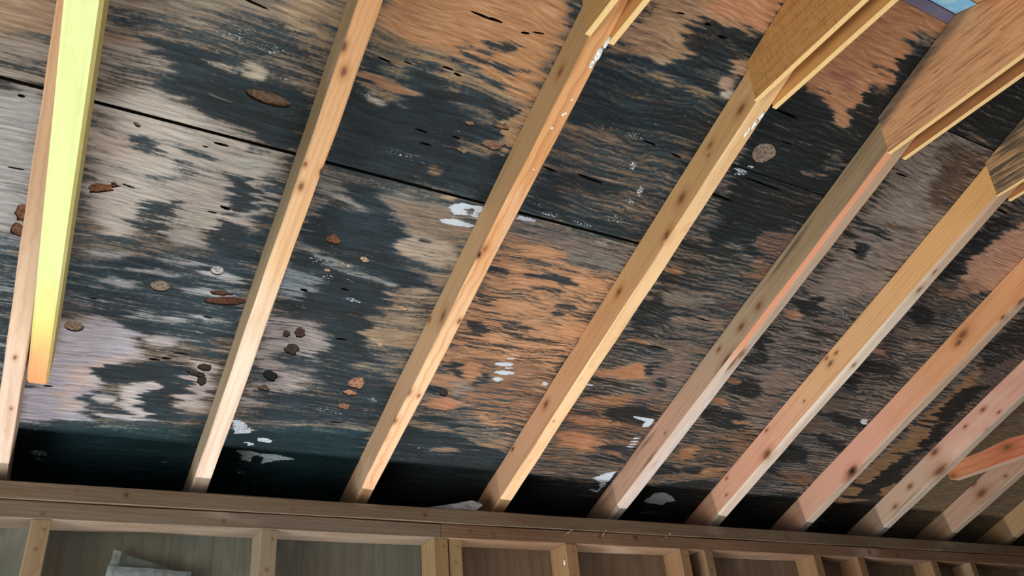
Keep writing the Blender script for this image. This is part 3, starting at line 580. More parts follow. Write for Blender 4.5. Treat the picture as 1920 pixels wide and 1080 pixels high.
('w',0.7,6,'',[2703,574,2704,571,2701,569,2694,568,2686,569,2678,572,2673,575,2673,578,2676,581,2683,581,2691,580,2698,578]),
('w',0.6,6,'',[2713,521,2713,517,2706,515,2695,515,2682,516,2671,519,2665,522,2665,526,2672,528,2683,528,2696,527,2707,524]),
('b',(124,110,102),12,'l',[758,831,1111,835,1090,739,956,730,917,776,762,781]),
('m',0.38,12,'l',[758,831,1111,835,1090,739,956,730,917,776,762,781]),
('b',(198,142,92),14,'l',[756,779,914,783,948,752,1090,739,1109,622,1106,511,1099,433,1119,231,1085,160,965,206,780,371,765,527,763,658]),
('m',0.36,14,'l',[756,779,914,783,948,752,1090,739,1109,622,1106,511,1099,433,1119,231,1085,160,965,206,780,371,765,527,763,658]),
('b',(120,115,108),8,'l',[933,780,1106,793,1097,754,949,745]),
('m',0.3,8,'l',[933,780,1106,793,1097,754,949,745]),
('m',0.85,6,'l',[827,684,824,677,812,673,795,671,778,674,765,679,759,686,762,692,773,696,789,698,807,695,821,690]),
('m',0.85,6,'l',[841,600,838,595,827,591,812,591,796,593,784,597,779,603,782,608,792,611,807,612,823,610,835,605]),
('m',0.85,6,'l',[850,519,848,510,838,503,823,501,807,503,794,509,787,518,789,527,798,534,813,536,829,534,843,527]),
('m',0.8,6,'l',[1008,702,1002,696,979,690,947,687,915,688,890,691,880,696,886,703,908,708,939,711,972,711,997,708]),
('m',0.85,6,'l',[1042,628,1040,623,1030,619,1016,617,1000,617,988,620,983,624,985,629,994,633,1008,636,1024,635,1036,633]),
('m',0.85,6,'l',[1027,600,1026,596,1020,592,1010,591,999,591,990,594,986,598,987,602,993,605,1003,607,1014,606,1023,604]),
('m',0.72,6,'l',[966,541,962,533,946,528,923,526,899,527,880,533,872,540,876,547,891,553,914,555,938,553,957,548]),
('m',0.68,6,'l',[997,661,991,655,972,650,945,648,916,650,895,655,886,661,891,667,910,671,937,673,965,671,987,667]),
('m',0.75,6,'l',[866,460,864,456,854,452,840,451,825,451,814,454,809,458,811,462,821,466,835,467,849,467,861,464]),
('m',0.6,6,'l',[859,748,853,744,833,741,807,740,780,740,760,742,752,746,758,749,777,752,803,754,830,753,850,751]),
('m',0.6,6,'l',[925,731,918,728,898,725,870,725,842,726,821,729,813,733,819,736,839,739,866,739,895,738,916,735]),
('m',0.6,6,'l',[965,474,959,468,939,463,910,460,881,459,859,461,849,465,855,471,875,476,903,480,933,481,955,479]),
('m',0.6,6,'l',[1054,515,1046,510,1019,505,982,502,944,502,916,504,904,509,912,514,938,519,974,522,1013,522,1042,520]),
('m',0.6,6,'l',[778,715,773,710,760,707,740,706,720,707,705,710,699,714,704,718,717,721,736,723,756,722,771,719]),
('b',(206,146,94),6,'l',[866,704,862,700,847,697,827,697,806,698,790,702,784,706,788,710,802,713,822,714,843,712,860,709]),
('m',-0.05,6,'l',[866,704,862,700,847,697,827,697,806,698,790,702,784,706,788,710,802,713,822,714,843,712,860,709]),
('b',(206,146,94),6,'l',[904,490,902,485,892,481,878,480,863,482,851,485,846,490,848,495,858,499,872,500,887,499,899,495]),
('m',-0.05,6,'l',[904,490,902,485,892,481,878,480,863,482,851,485,846,490,848,495,858,499,872,500,887,499,899,495]),
('b',(206,146,94),6,'l',[1075,709,1070,705,1055,700,1033,698,1010,698,993,701,986,705,990,710,1005,714,1026,716,1049,716,1067,714]),
('m',-0.05,6,'l',[1075,709,1070,705,1055,700,1033,698,1010,698,993,701,986,705,990,710,1005,714,1026,716,1049,716,1067,714]),
('b',(206,146,94),6,'l',[954,675,948,671,927,668,899,667,870,668,849,671,840,675,847,678,866,681,894,682,923,681,945,679]),
('m',-0.05,6,'l',[954,675,948,671,927,668,899,667,870,668,849,671,840,675,847,678,866,681,894,682,923,681,945,679]),
('b',(206,146,94),6,'l',[1125,566,1122,557,1108,549,1087,544,1063,544,1044,548,1034,556,1036,565,1050,573,1071,577,1095,578,1115,574]),
('m',-0.05,6,'l',[1125,566,1122,557,1108,549,1087,544,1063,544,1044,548,1034,556,1036,565,1050,573,1071,577,1095,578,1115,574]),
('b',(206,146,94),6,'l',[935,597,928,592,908,589,880,587,851,588,830,590,821,594,827,598,847,601,875,603,904,603,926,600]),
('m',-0.05,6,'l',[935,597,928,592,908,589,880,587,851,588,830,590,821,594,827,598,847,601,875,603,904,603,926,600]),
('b',(206,146,94),6,'l',[914,767,911,763,899,761,881,759,864,760,851,762,845,765,849,769,860,772,877,773,895,773,908,771]),
('m',-0.05,6,'l',[914,767,911,763,899,761,881,759,864,760,851,762,845,765,849,769,860,772,877,773,895,773,908,771]),
('b',(158,112,76),12,'l',[793,392,896,427,1016,436,1108,415,1145,213,1066,201,947,245,837,286]),
('m',0.36,12,'l',[793,392,896,427,1016,436,1108,415,1145,213,1066,201,947,245,837,286]),
('m',0.8,6,'l',[850,369,846,356,836,349,824,350,812,359,803,374,800,390,804,403,813,410,825,409,838,400,847,385]),
('m',0.8,6,'l',[930,352,934,337,931,325,922,319,910,321,897,330,888,344,884,359,888,371,896,376,909,375,921,366]),
('b',(196,134,88),6,'l',[893,386,896,374,892,361,881,353,867,350,853,354,844,364,841,376,845,388,856,396,869,399,883,395]),
('m',-0.1,6,'l',[893,386,896,374,892,361,881,353,867,350,853,354,844,364,841,376,845,388,856,396,869,399,883,395]),
('b',(198,140,98),6,'l',[871,332,867,323,850,317,825,316,799,319,779,326,771,335,775,344,791,350,816,351,841,348,862,341]),
('m',-0.1,6,'l',[871,332,867,323,850,317,825,316,799,319,779,326,771,335,775,344,791,350,816,351,841,348,862,341]),
('b',(200,134,90),6,'l',[876,265,875,254,864,243,845,234,823,231,806,233,796,241,797,251,808,262,827,271,848,274,866,272]),
('m',-0.1,6,'l',[876,265,875,254,864,243,845,234,823,231,806,233,796,241,797,251,808,262,827,271,848,274,866,272]),
('m',0.75,6,'l',[827,298,825,291,815,285,799,284,783,286,769,291,763,298,765,305,775,311,791,313,807,311,821,305]),
('b',(150,138,126),5,'l',[879,336,887,325,890,311,887,297,879,286,869,283,858,287,851,298,848,312,851,326,858,336,869,340]),
('m',0.2,5,'l',[879,336,887,325,890,311,887,297,879,286,869,283,858,287,851,298,848,312,851,326,858,336,869,340]),
('m',0.66,4,'l',[1087,257,1074,255,1038,255,989,257,941,260,905,264,892,267,904,269,938,269,986,267,1035,264,1073,260]),
('m',0.66,4,'l',[1106,239,1093,237,1057,237,1007,239,958,243,922,247,909,250,921,251,955,251,1004,249,1054,246,1092,242]),
('m',0.66,4,'l',[1126,220,1113,219,1076,219,1025,221,976,225,940,229,926,232,938,234,973,233,1022,231,1073,228,1111,224]),
('m',0.66,4,'l',[1145,202,1132,200,1095,200,1044,203,994,207,957,211,943,214,956,216,991,215,1041,213,1092,209,1130,205]),
('m',0.66,4,'l',[1166,182,1152,181,1114,182,1063,184,1012,188,975,193,961,196,973,198,1009,197,1059,195,1111,190,1150,186]),
('m',0.66,4,'l',[1186,163,1172,161,1134,162,1082,165,1030,170,993,174,979,178,991,179,1027,179,1078,176,1131,171,1171,167]),
('b',(150,104,70),10,'l',[1103,326,1095,313,1062,303,1015,300,966,303,929,313,912,326,920,339,951,348,996,352,1045,349,1085,340]),
('m',0.45,10,'l',[1103,326,1095,313,1062,303,1015,300,966,303,929,313,912,326,920,339,951,348,996,352,1045,349,1085,340]),
('m',0.95,14,'l',[807,212,927,184,1081,133,1111,51,1140,-166,788,-151,743,-41,749,131]),
('b',(142,120,98),6,'l',[888,162,882,153,862,147,831,146,800,149,776,157,766,166,772,174,792,180,821,181,852,178,877,171]),
('m',0.35,6,'l',[888,162,882,153,862,147,831,146,800,149,776,157,766,166,772,174,792,180,821,181,852,178,877,171]),
('b',(160,122,86),6,'l',[899,175,1095,140,1097,99,950,129]),
('m',0.3,6,'l',[899,175,1095,140,1097,99,950,129]),
('b',(120,105,90),6,'l',[1055,151,1046,144,1018,139,977,138,936,142,905,149,891,157,900,165,927,170,966,170,1008,167,1040,160]),
('m',0.5,6,'l',[1055,151,1046,144,1018,139,977,138,936,142,905,149,891,157,900,165,927,170,966,170,1008,167,1040,160]),
('b',(150,118,90),5,'l',[951,81,947,75,932,71,910,69,888,70,871,74,863,79,867,84,882,88,903,90,926,89,944,86]),
('m',0.35,5,'l',[951,81,947,75,932,71,910,69,888,70,871,74,863,79,867,84,882,88,903,90,926,89,944,86]),
('m',1.05,14,'l',[787,26,1085,52,1131,-167,781,-175]),
('w',1.1,3,'l',[969,419,967,415,957,411,943,408,928,407,916,408,911,411,913,415,923,419,937,422,952,423,964,422]),
('w',1.1,3,'l',[984,390,982,386,972,382,958,379,942,379,930,381,925,384,927,389,937,393,951,395,966,396,979,394]),
('w',1.1,3,'l',[962,364,962,359,957,356,949,354,941,354,933,357,929,361,930,366,935,370,942,372,951,371,958,368]),
('w',1.1,3,'l',[1097,373,1097,369,1094,365,1089,363,1082,363,1076,365,1073,368,1072,372,1076,376,1081,378,1088,378,1093,376]),
('w',1.1,3,'l',[973,408,971,406,966,404,957,401,948,400,942,400,939,402,940,404,946,406,954,408,963,410,970,410]),
('w',1.1,3,'l',[1236,390,1234,388,1227,387,1217,387,1206,387,1198,389,1194,391,1196,393,1203,394,1214,394,1224,394,1232,392]),
('w',1.1,3,'l',[962,440,961,438,955,436,947,433,938,432,931,432,928,433,930,436,935,438,943,440,952,442,959,442]),
('w',1.1,4,'l',[615,815,637,833,694,837,692,802,671,807,636,800]),
('w',-0.2,3,'l',[678,818,677,814,675,811,671,810,666,811,662,813,660,817,661,821,663,824,667,825,672,824,676,821]),
('w',1.1,4,'l',[605,780,639,793,696,788,684,777,622,773]),
('w',1,3,'l',[771,839,829,839,826,830,780,827]),
('b',(200,170,130),5,'l',[626,840,625,837,620,834,612,832,604,832,597,833,594,836,595,839,601,842,608,844,617,844,623,843]),
('m',0,5,'l',[626,840,625,837,620,834,612,832,604,832,597,833,594,836,595,839,601,842,608,844,617,844,623,843]),
('w',0.95,3,'',[335,115,366,115,399,86,395,74,360,63]),
('w',0.95,3,'',[411,62,444,61,453,51,442,43,421,46]),
('w',0.95,3,'',[384,41,403,44,418,34,401,24]),
('w',0.95,3,'',[373,10,418,10,439,5,478,6,528,-2,530,-8,485,-18,455,-34,421,-30,388,-26,391,-12]),
('w',-0.3,2,'',[446,-23,445,-30,441,-35,435,-36,429,-33,424,-26,421,-18,422,-10,426,-6,432,-5,438,-8,443,-15]),
('w',0.62,4,'',[427,-74,425,-80,419,-83,409,-83,400,-80,392,-75,389,-68,391,-63,397,-59,406,-59,416,-62,423,-67]),
('w',0.55,5,'',[503,-114,498,-117,483,-118,462,-115,441,-111,426,-106,419,-101,424,-97,439,-97,460,-99,481,-103,497,-108]),
('w',0.5,5,'',[531,-137,525,-139,510,-140,489,-139,468,-135,452,-131,446,-128,451,-125,466,-124,487,-126,508,-129,524,-133]),
('w',0.75,6,'',[-24,-58,-26,-65,-33,-71,-43,-74,-54,-74,-62,-70,-65,-64,-63,-57,-56,-52,-46,-49,-35,-49,-27,-52]),
('w',0.7,6,'',[-22,-91,-25,-94,-31,-94,-40,-92,-48,-86,-54,-80,-56,-75,-53,-71,-47,-71,-38,-74,-30,-79,-24,-85]),
('w',0.6,5,'',[239,-59,237,-62,231,-63,222,-62,214,-58,207,-54,205,-49,207,-46,213,-45,222,-47,231,-50,237,-55]),
('w',0.5,5,'',[456,-72,455,-76,452,-79,447,-81,442,-80,437,-78,435,-74,435,-70,438,-66,443,-65,449,-65,453,-68]),
('b',(120,100,80),12,'',[1186,1269,1584,1561,1574,1224,1521,985,1289,890,1223,1117]),
('m',1,12,'',[1186,1269,1584,1561,1574,1224,1521,985,1289,890,1223,1117]),
('b',(196,134,84),9,'u',[1329,1565,1543,1546,1522,1523,1455,1517,1432,1488,1446,1448,1472,1404,1457,1373,1406,1358,1426,1322,1406,1308,1447,1280,1424,1265,1379,1286,1322,1312,1258,1319,1212,1317,1253,1419]),
('m',-0.1,9,'u',[1329,1565,1543,1546,1522,1523,1455,1517,1432,1488,1446,1448,1472,1404,1457,1373,1406,1358,1426,1322,1406,1308,1447,1280,1424,1265,1379,1286,1322,1312,1258,1319,1212,1317,1253,1419]),
('b',(180,112,84),8,'u',[1373,1366,1372,1355,1361,1347,1342,1343,1322,1345,1305,1352,1297,1363,1298,1374,1309,1382,1326,1386,1346,1384,1363,1377]),
('m',0.9,4,'u',[1337,1325,1335,1323,1327,1322,1316,1322,1305,1323,1297,1324,1294,1326,1296,1328,1304,1329,1314,1329,1325,1328,1334,1327]),
('m',0.9,4,'u',[1399,1334,1397,1333,1390,1331,1381,1330,1371,1330,1364,1331,1361,1333,1363,1335,1369,1336,1378,1337,1388,1337,1395,1336]),
('m',0.5,5,'u',[1473,1418,1468,1413,1452,1409,1429,1407,1405,1406,1386,1409,1379,1412,1383,1417,1399,1421,1422,1424,1446,1424,1465,1422]),
('b',(150,110,66),6,'u',[1494,1376,1489,1373,1473,1369,1451,1367,1429,1366,1412,1367,1405,1369,1409,1373,1424,1376,1446,1378,1469,1379,1486,1378]),
('m',0.45,6,'u',[1494,1376,1489,1373,1473,1369,1451,1367,1429,1366,1412,1367,1405,1369,1409,1373,1424,1376,1446,1378,1469,1379,1486,1378]),
('b',(190,136,92),6,'u',[1431,1277,1429,1272,1421,1268,1409,1268,1397,1271,1388,1276,1384,1282,1387,1287,1395,1291,1406,1291,1418,1289,1427,1283]),
('m',-0.1,6,'u',[1431,1277,1429,1272,1421,1268,1409,1268,1397,1271,1388,1276,1384,1282,1387,1287,1395,1291,1406,1291,1418,1289,1427,1283]),
('b',(120,98,74),8,'',[1506,1184,1506,1169,1497,1159,1482,1155,1465,1161,1451,1172,1443,1188,1443,1202,1451,1213,1466,1216,1482,1211,1497,1199]),
('m',0.68,8,'',[1506,1184,1506,1169,1497,1159,1482,1155,1465,1161,1451,1172,1443,1188,1443,1202,1451,1213,1466,1216,1482,1211,1497,1199]),
('b',(140,100,66),6,'',[1489,1140,1484,1136,1467,1132,1442,1130,1417,1129,1397,1131,1389,1134,1394,1139,1410,1143,1434,1145,1460,1146,1480,1144]),
('m',0.55,6,'',[1489,1140,1484,1136,1467,1132,1442,1130,1417,1129,1397,1131,1389,1134,1394,1139,1410,1143,1434,1145,1460,1146,1480,1144]),
('m',0.8,8,'',[1517,1075,1506,1069,1470,1062,1420,1058,1370,1057,1333,1059,1318,1063,1328,1069,1361,1075,1410,1079,1460,1081,1500,1079]),
('w',0.9,4,'',[1267,1092,1264,1089,1254,1087,1240,1086,1226,1088,1215,1090,1210,1093,1213,1096,1223,1098,1236,1099,1251,1098,1262,1095]),
('w',1,3,'',[1271,1111,1270,1109,1267,1107,1261,1105,1255,1105,1250,1106,1247,1108,1248,1110,1251,1112,1257,1113,1263,1113,1268,1112]),
('w',0.75,4,'',[1257,1088,1256,1085,1252,1081,1244,1078,1236,1077,1228,1077,1225,1078,1225,1081,1229,1085,1237,1088,1246,1090,1253,1090]),
('w',0.9,4,'',[1198,1138,1198,1135,1193,1132,1186,1129,1178,1127,1171,1127,1167,1128,1167,1131,1172,1135,1179,1138,1187,1139,1194,1140]),
('w',0.7,4,'',[1267,1130,1269,1127,1268,1124,1265,1120,1260,1117,1255,1116,1252,1118,1250,1120,1251,1124,1254,1128,1259,1130,1263,1131]),
('b',(112,96,84),12,'',[1194,832,1537,920,1553,779,1550,683,1524,557,1403,512,1247,559,1227,703]),
('m',0.6,12,'',[1194,832,1537,920,1553,779,1550,683,1524,557,1403,512,1247,559,1227,703]),
('b',(128,92,72),10,'',[1408,954,1512,1007,1569,893,1559,809,1464,822]),
('m',0.45,10,'',[1408,954,1512,1007,1569,893,1559,809,1464,822]),
('b',(194,130,74),4,'',[1387,882,1385,878,1375,875,1360,873,1345,873,1332,875,1327,879,1329,883,1339,886,1353,888,1369,887,1381,885]),
('m',-0.1,4,'',[1387,882,1385,878,1375,875,1360,873,1345,873,1332,875,1327,879,1329,883,1339,886,1353,888,1369,887,1381,885]),
('b',(180,125,76),5,'',[1281,801,1278,796,1267,792,1249,790,1231,791,1217,794,1210,798,1213,803,1224,807,1241,808,1260,808,1274,805]),
('m',0.1,5,'',[1281,801,1278,796,1267,792,1249,790,1231,791,1217,794,1210,798,1213,803,1224,807,1241,808,1260,808,1274,805]),
('b',(140,100,70),6,'',[1502,845,1493,843,1477,847,1458,856,1442,868,1432,880,1431,888,1440,891,1455,887,1474,878,1491,866,1501,854]),
('m',0.3,6,'',[1502,845,1493,843,1477,847,1458,856,1442,868,1432,880,1431,888,1440,891,1455,887,1474,878,1491,866,1501,854]),
('m',0.9,8,'',[1197,696,1274,723,1336,655,1227,593]),
('m',0.85,6,'',[1400,877,1391,868,1356,861,1306,858,1256,860,1218,866,1202,874,1211,883,1244,890,1292,893,1342,892,1383,886]),
('m',0.95,8,'',[1437,893,1426,892,1405,899,1379,913,1355,930,1340,944,1338,953,1348,954,1368,947,1394,934,1418,917,1434,902]),
('m',0.8,6,'',[1349,647,1343,642,1319,638,1286,634,1253,633,1227,635,1217,638,1223,643,1246,647,1278,651,1312,652,1338,651]),
('m',0.85,6,'',[1363,570,1356,566,1332,562,1297,560,1262,561,1236,564,1225,568,1233,573,1256,576,1290,578,1325,577,1352,575]),
('b',(124,114,102),8,'',[1414,739,1409,727,1383,716,1343,708,1301,705,1268,708,1252,716,1258,727,1283,738,1321,746,1363,749,1397,747]),
('m',0.25,8,'',[1414,739,1409,727,1383,716,1343,708,1301,705,1268,708,1252,716,1258,727,1283,738,1321,746,1363,749,1397,747]),
('b',(72,46,46),6,'',[1431,728,1449,755,1498,738,1448,717]),
('m',0.3,6,'',[1431,728,1449,755,1498,738,1448,717]),
('b',(132,112,98),8,'',[1520,669,1512,656,1477,645,1426,638,1372,638,1330,644,1310,655,1318,668,1350,679,1400,686,1454,686,1498,680]),
('m',0.3,8,'',[1520,669,1512,656,1477,645,1426,638,1372,638,1330,644,1310,655,1318,668,1350,679,1400,686,1454,686,1498,680]),
('b',(120,102,88),8,'',[1492,574,1483,562,1447,553,1395,547,1341,548,1299,554,1281,563,1289,574,1323,584,1373,590,1428,590,1471,584]),
('m',0.35,8,'',[1492,574,1483,562,1447,553,1395,547,1341,548,1299,554,1281,563,1289,574,1323,584,1373,590,1428,590,1471,584]),
('m',0.75,6,'',[1370,696,1360,693,1330,688,1289,685,1248,682,1218,682,1206,683,1215,687,1244,691,1284,694,1326,697,1358,698]),
('m',0.7,5,'',[1485,691,1472,687,1434,683,1383,678,1331,675,1294,674,1279,676,1291,679,1327,684,1377,688,1429,691,1469,692]),
('m',0.7,5,'',[1456,542,1443,538,1404,535,1350,534,1297,535,1258,537,1243,540,1255,544,1292,547,1344,548,1398,548,1439,546]),
('m',0.7,5,'',[1511,601,1501,598,1468,594,1424,591,1379,589,1347,589,1334,591,1344,594,1375,598,1418,601,1463,603,1498,603]),
('b',(194,130,78),6,'',[1255,459,1309,502,1335,495,1346,470,1382,442,1353,430,1256,427,1212,443]),
('m',-0.1,6,'',[1255,459,1309,502,1335,495,1346,470,1382,442,1353,430,1256,427,1212,443]),
('b',(180,125,76),5,'',[1305,565,1301,561,1290,559,1273,557,1256,558,1242,560,1236,564,1239,567,1250,570,1267,571,1285,571,1298,568]),
('m',0.1,5,'',[1305,565,1301,561,1290,559,1273,557,1256,558,1242,560,1236,564,1239,567,1250,570,1267,571,1285,571,1298,568]),
('b',(120,98,90),8,'',[1373,486,1455,573,1494,446,1463,375,1416,389]),
('m',0.15,8,'',[1373,486,1455,573,1494,446,1463,375,1416,389]),
('m',0.85,6,'',[1377,473,1372,460,1364,453,1354,454,1344,462,1338,476,1337,492,1341,505,1350,512,1360,511,1369,503,1375,489]),
('m',0.85,7,'',[1458,458,1465,448,1467,434,1462,421,1451,412,1439,410,1427,414,1419,425,1418,438,1423,451,1433,460,1446,463]),
('m',0.8,6,'',[1338,406,1327,403,1295,402,1250,403,1206,407,1173,411,1160,416,1170,419,1201,420,1244,418,1290,415,1324,410]),
('m',0.8,6,'',[1326,366,1318,362,1292,361,1256,363,1219,366,1193,370,1182,375,1190,378,1215,379,1250,378,1286,375,1314,370]),
('b',(172,116,68),7,'',[1358,361,1354,350,1330,338,1294,329,1256,325,1225,328,1211,336,1215,347,1237,359,1272,368,1310,371,1342,369]),
('m',0.15,7,'',[1358,361,1354,350,1330,338,1294,329,1256,325,1225,328,1211,336,1215,347,1237,359,1272,368,1310,371,1342,369]),
('b',(160,110,70),6,'',[1408,386,1406,378,1393,367,1371,357,1348,350,1328,348,1318,352,1320,360,1333,370,1354,380,1378,387,1397,389]),
('m',0.2,6,'',[1408,386,1406,378,1393,367,1371,357,1348,350,1328,348,1318,352,1320,360,1333,370,1354,380,1378,387,1397,389]),
('b',(140,94,58),12,'',[1172,293,1448,384,1537,366,1547,132,1474,85,1225,17,1204,200]),
('m',0.5,12,'',[1172,293,1448,384,1537,366,1547,132,1474,85,1225,17,1204,200]),
('b',(184,120,74),8,'',[1379,172,1377,154,1355,140,1318,135,1278,138,1245,150,1227,167,1229,184,1250,198,1286,203,1326,200,1360,189]),
('m',0.05,8,'',[1379,172,1377,154,1355,140,1318,135,1278,138,1245,150,1227,167,1229,184,1250,198,1286,203,1326,200,1360,189]),
('b',(170,112,68),6,'',[1405,267,1397,258,1367,250,1323,246,1277,246,1242,250,1227,258,1235,266,1264,274,1306,278,1352,279,1388,274]),
('m',0.2,6,'',[1405,267,1397,258,1367,250,1323,246,1277,246,1242,250,1227,258,1235,266,1264,274,1306,278,1352,279,1388,274]),
('m',0.95,8,'',[1313,328,1415,345,1504,326,1501,269,1348,267]),
('m',0.8,6,'',[1593,154,1581,146,1539,140,1479,140,1419,144,1373,152,1354,161,1365,170,1405,175,1462,176,1523,172,1572,164]),
('m',0.85,6,'',[1515,117,1505,111,1471,106,1424,103,1375,104,1339,107,1324,112,1334,118,1366,123,1412,126,1461,125,1499,122]),
('b',(130,96,66),8,'',[1356,122,1353,106,1332,94,1297,89,1258,92,1227,103,1211,118,1213,134,1234,145,1268,151,1306,148,1338,137]),
('m',0.4,8,'',[1356,122,1353,106,1332,94,1297,89,1258,92,1227,103,1211,118,1213,134,1234,145,1268,151,1306,148,1338,137]),
('b',(110,88,70),8,'',[1521,37,1506,24,1450,17,1372,18,1293,26,1233,39,1208,54,1223,66,1273,73,1348,73,1428,66,1492,53]),
('m',0.5,8,'',[1521,37,1506,24,1450,17,1372,18,1293,26,1233,39,1208,54,1223,66,1273,73,1348,73,1428,66,1492,53]),
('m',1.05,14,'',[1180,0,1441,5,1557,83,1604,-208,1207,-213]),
('w',1.1,4,'',[1417,301,1496,302,1498,268,1475,260,1468,284,1429,292]),
('w',1.1,2,'',[1498,217,1497,215,1491,212,1482,211,1473,210,1465,210,1462,211,1463,213,1469,216,1478,218,1487,218,1495,218]),
('w',1.1,2,'',[1501,203,1500,201,1495,198,1487,197,1478,196,1471,196,1468,198,1469,200,1474,203,1482,204,1490,205,1497,205]),
('w',1.1,2,'',[1500,191,1499,189,1495,187,1488,185,1480,185,1474,185,1471,187,1472,189,1477,191,1483,192,1491,193,1497,192]),
('w',1.1,2,'',[1502,179,1501,177,1495,174,1487,173,1479,172,1472,173,1469,174,1470,177,1475,179,1483,181,1491,181,1498,181]),
('w',1,3,'',[1429,27,1463,54,1498,65,1497,12,1489,-44,1471,1]),
('w',1,3,'',[1497,-34,1494,-36,1485,-36,1473,-35,1459,-32,1449,-29,1445,-26,1447,-24,1456,-24,1469,-25,1482,-28,1492,-31]),
('b',(132,119,112),16,'l',[1643,1252,1707,1363,1956,1372,1924,1265,1935,1114,1920,885,1848,748,1694,754,1679,939,1668,1125]),
('m',0.2,16,'l',[1643,1252,1707,1363,1956,1372,1924,1265,1935,1114,1920,885,1848,748,1694,754,1679,939,1668,1125]),
('m',0.95,10,'u',[1683,1348,1813,1589,2087,1380,1904,1340]),
('b',(110,84,62),10,'u',[1889,1364,1881,1358,1853,1354,1814,1353,1774,1355,1745,1360,1732,1366,1740,1372,1766,1376,1804,1377,1844,1375,1876,1370]),
('m',0.6,10,'u',[1889,1364,1881,1358,1853,1354,1814,1353,1774,1355,1745,1360,1732,1366,1740,1372,1766,1376,1804,1377,1844,1375,1876,1370]),
('b',(100,80,66),10,'l',[1716,1336,1904,1340,1943,1169,1830,1171]),
('m',0.3,10,'l',[1716,1336,1904,1340,1943,1169,1830,1171]),
('b',(140,132,128),8,'l',[1873,1125,1871,1108,1847,1095,1809,1091,1766,1096,1730,1110,1712,1127,1714,1144,1736,1156,1773,1161,1816,1156,1852,1143]),
('m',0.12,8,'l',[1873,1125,1871,1108,1847,1095,1809,1091,1766,1096,1730,1110,1712,1127,1714,1144,1736,1156,1773,1161,1816,1156,1852,1143]),
('m',0.75,8,'l',[1813,1056,1806,1048,1779,1042,1740,1041,1699,1045,1668,1052,1654,1061,1660,1069,1686,1074,1724,1076,1765,1073,1798,1066]),
('m',0.85,8,'l',[1782,1001,1788,990,1784,980,1771,973,1753,972,1735,977,1722,986,1717,997,1721,1007,1733,1014,1751,1015,1769,1010]),
('b',(100,84,72),6,'l',[1878,1091,1871,1087,1847,1083,1813,1081,1778,1080,1751,1082,1740,1085,1747,1089,1770,1093,1804,1095,1839,1096,1866,1094]),
('m',1,10,'',[1653,803,1748,825,1800,778,1775,732,1722,819,1708,737]),
('m',0.98,9,'',[1780,781,1783,761,1776,747,1759,744,1737,751,1717,767,1703,788,1700,807,1707,820,1724,824,1745,817,1766,802]),
('b',(170,122,86),5,'',[1722,755,1722,747,1714,741,1700,738,1683,739,1668,744,1659,752,1659,759,1667,766,1681,768,1698,767,1713,762]),
('m',0.05,5,'',[1722,755,1722,747,1714,741,1700,738,1683,739,1668,744,1659,752,1659,759,1667,766,1681,768,1698,767,1713,762]),
('b',(114,102,98),12,'',[1725,741,1902,881,1960,622,1906,499,1751,526,1675,650]),
('m',0.42,12,'',[1725,741,1902,881,1960,622,1906,499,1751,526,1675,650]),
('m',0.72,4,'',[1910,788,1899,785,1867,781,1821,777,1776,774,1742,774,1729,776,1739,779,1770,783,1814,787,1860,790,1895,790]),
('m',0.72,4,'',[1916,755,1905,751,1872,747,1827,744,1781,741,1747,741,1733,743,1743,746,1775,750,1820,754,1866,756,1902,757]),
('m',0.72,4,'',[1922,721,1912,717,1878,713,1832,710,1786,708,1752,708,1738,710,1748,713,1780,717,1825,720,1872,722,1908,722]),
('m',0.72,4,'',[1929,686,1918,682,1884,678,1838,675,1791,674,1756,674,1743,676,1753,679,1785,683,1831,686,1878,688,1914,688]),
('m',0.72,4,'',[1936,650,1925,647,1891,643,1844,640,1796,639,1761,640,1747,642,1758,645,1790,649,1836,652,1884,653,1921,652]),
('m',0.72,4,'',[1942,614,1931,611,1897,607,1849,605,1802,604,1766,605,1752,607,1763,610,1795,614,1842,616,1890,617,1927,617]),
('m',0.72,4,'',[1949,577,1938,574,1903,571,1855,569,1807,568,1772,569,1757,571,1768,575,1801,578,1848,580,1897,581,1934,580]),
('m',0.98,8,'',[1693,653,1699,640,1694,628,1681,622,1662,622,1644,628,1630,640,1625,653,1629,664,1642,671,1660,671,1679,665]),
('m',0.98,8,'',[1724,602,1730,589,1723,575,1705,564,1683,558,1661,559,1645,567,1640,580,1647,594,1664,605,1687,611,1709,610]),
('m',0.98,10,'',[1801,475,1801,455,1778,440,1739,435,1694,441,1655,456,1634,476,1634,495,1656,510,1693,515,1738,510,1777,495]),
('b',(120,102,94),8,'',[1882,542,1894,520,1888,497,1865,481,1832,474,1798,479,1772,495,1761,517,1768,539,1790,555,1822,562,1855,557]),
('m',0.12,8,'',[1882,542,1894,520,1888,497,1865,481,1832,474,1798,479,1772,495,1761,517,1768,539,1790,555,1822,562,1855,557]),
('b',(150,100,64),5,'',[1693,488,1693,482,1685,478,1671,476,1656,478,1643,482,1636,488,1637,494,1645,498,1658,500,1673,498,1686,494]),
('m',0.2,5,'',[1693,488,1693,482,1685,478,1671,476,1656,478,1643,482,1636,488,1637,494,1645,498,1658,500,1673,498,1686,494]),
('m',0.9,8,'',[1849,342,1846,323,1815,308,1763,303,1707,308,1661,322,1636,341,1639,360,1669,374,1718,380,1774,375,1822,362]),
('b',(165,112,70),4,'',[1714,406,1711,402,1698,400,1680,399,1660,401,1645,405,1638,409,1641,413,1653,416,1671,416,1691,414,1707,410]),
('m',0.05,4,'',[1714,406,1711,402,1698,400,1680,399,1660,401,1645,405,1638,409,1641,413,1653,416,1671,416,1691,414,1707,410]),
('b',(165,112,70),4,'',[1854,345,1852,341,1840,337,1822,334,1802,334,1787,336,1779,339,1782,343,1793,347,1811,350,1831,350,1847,348]),
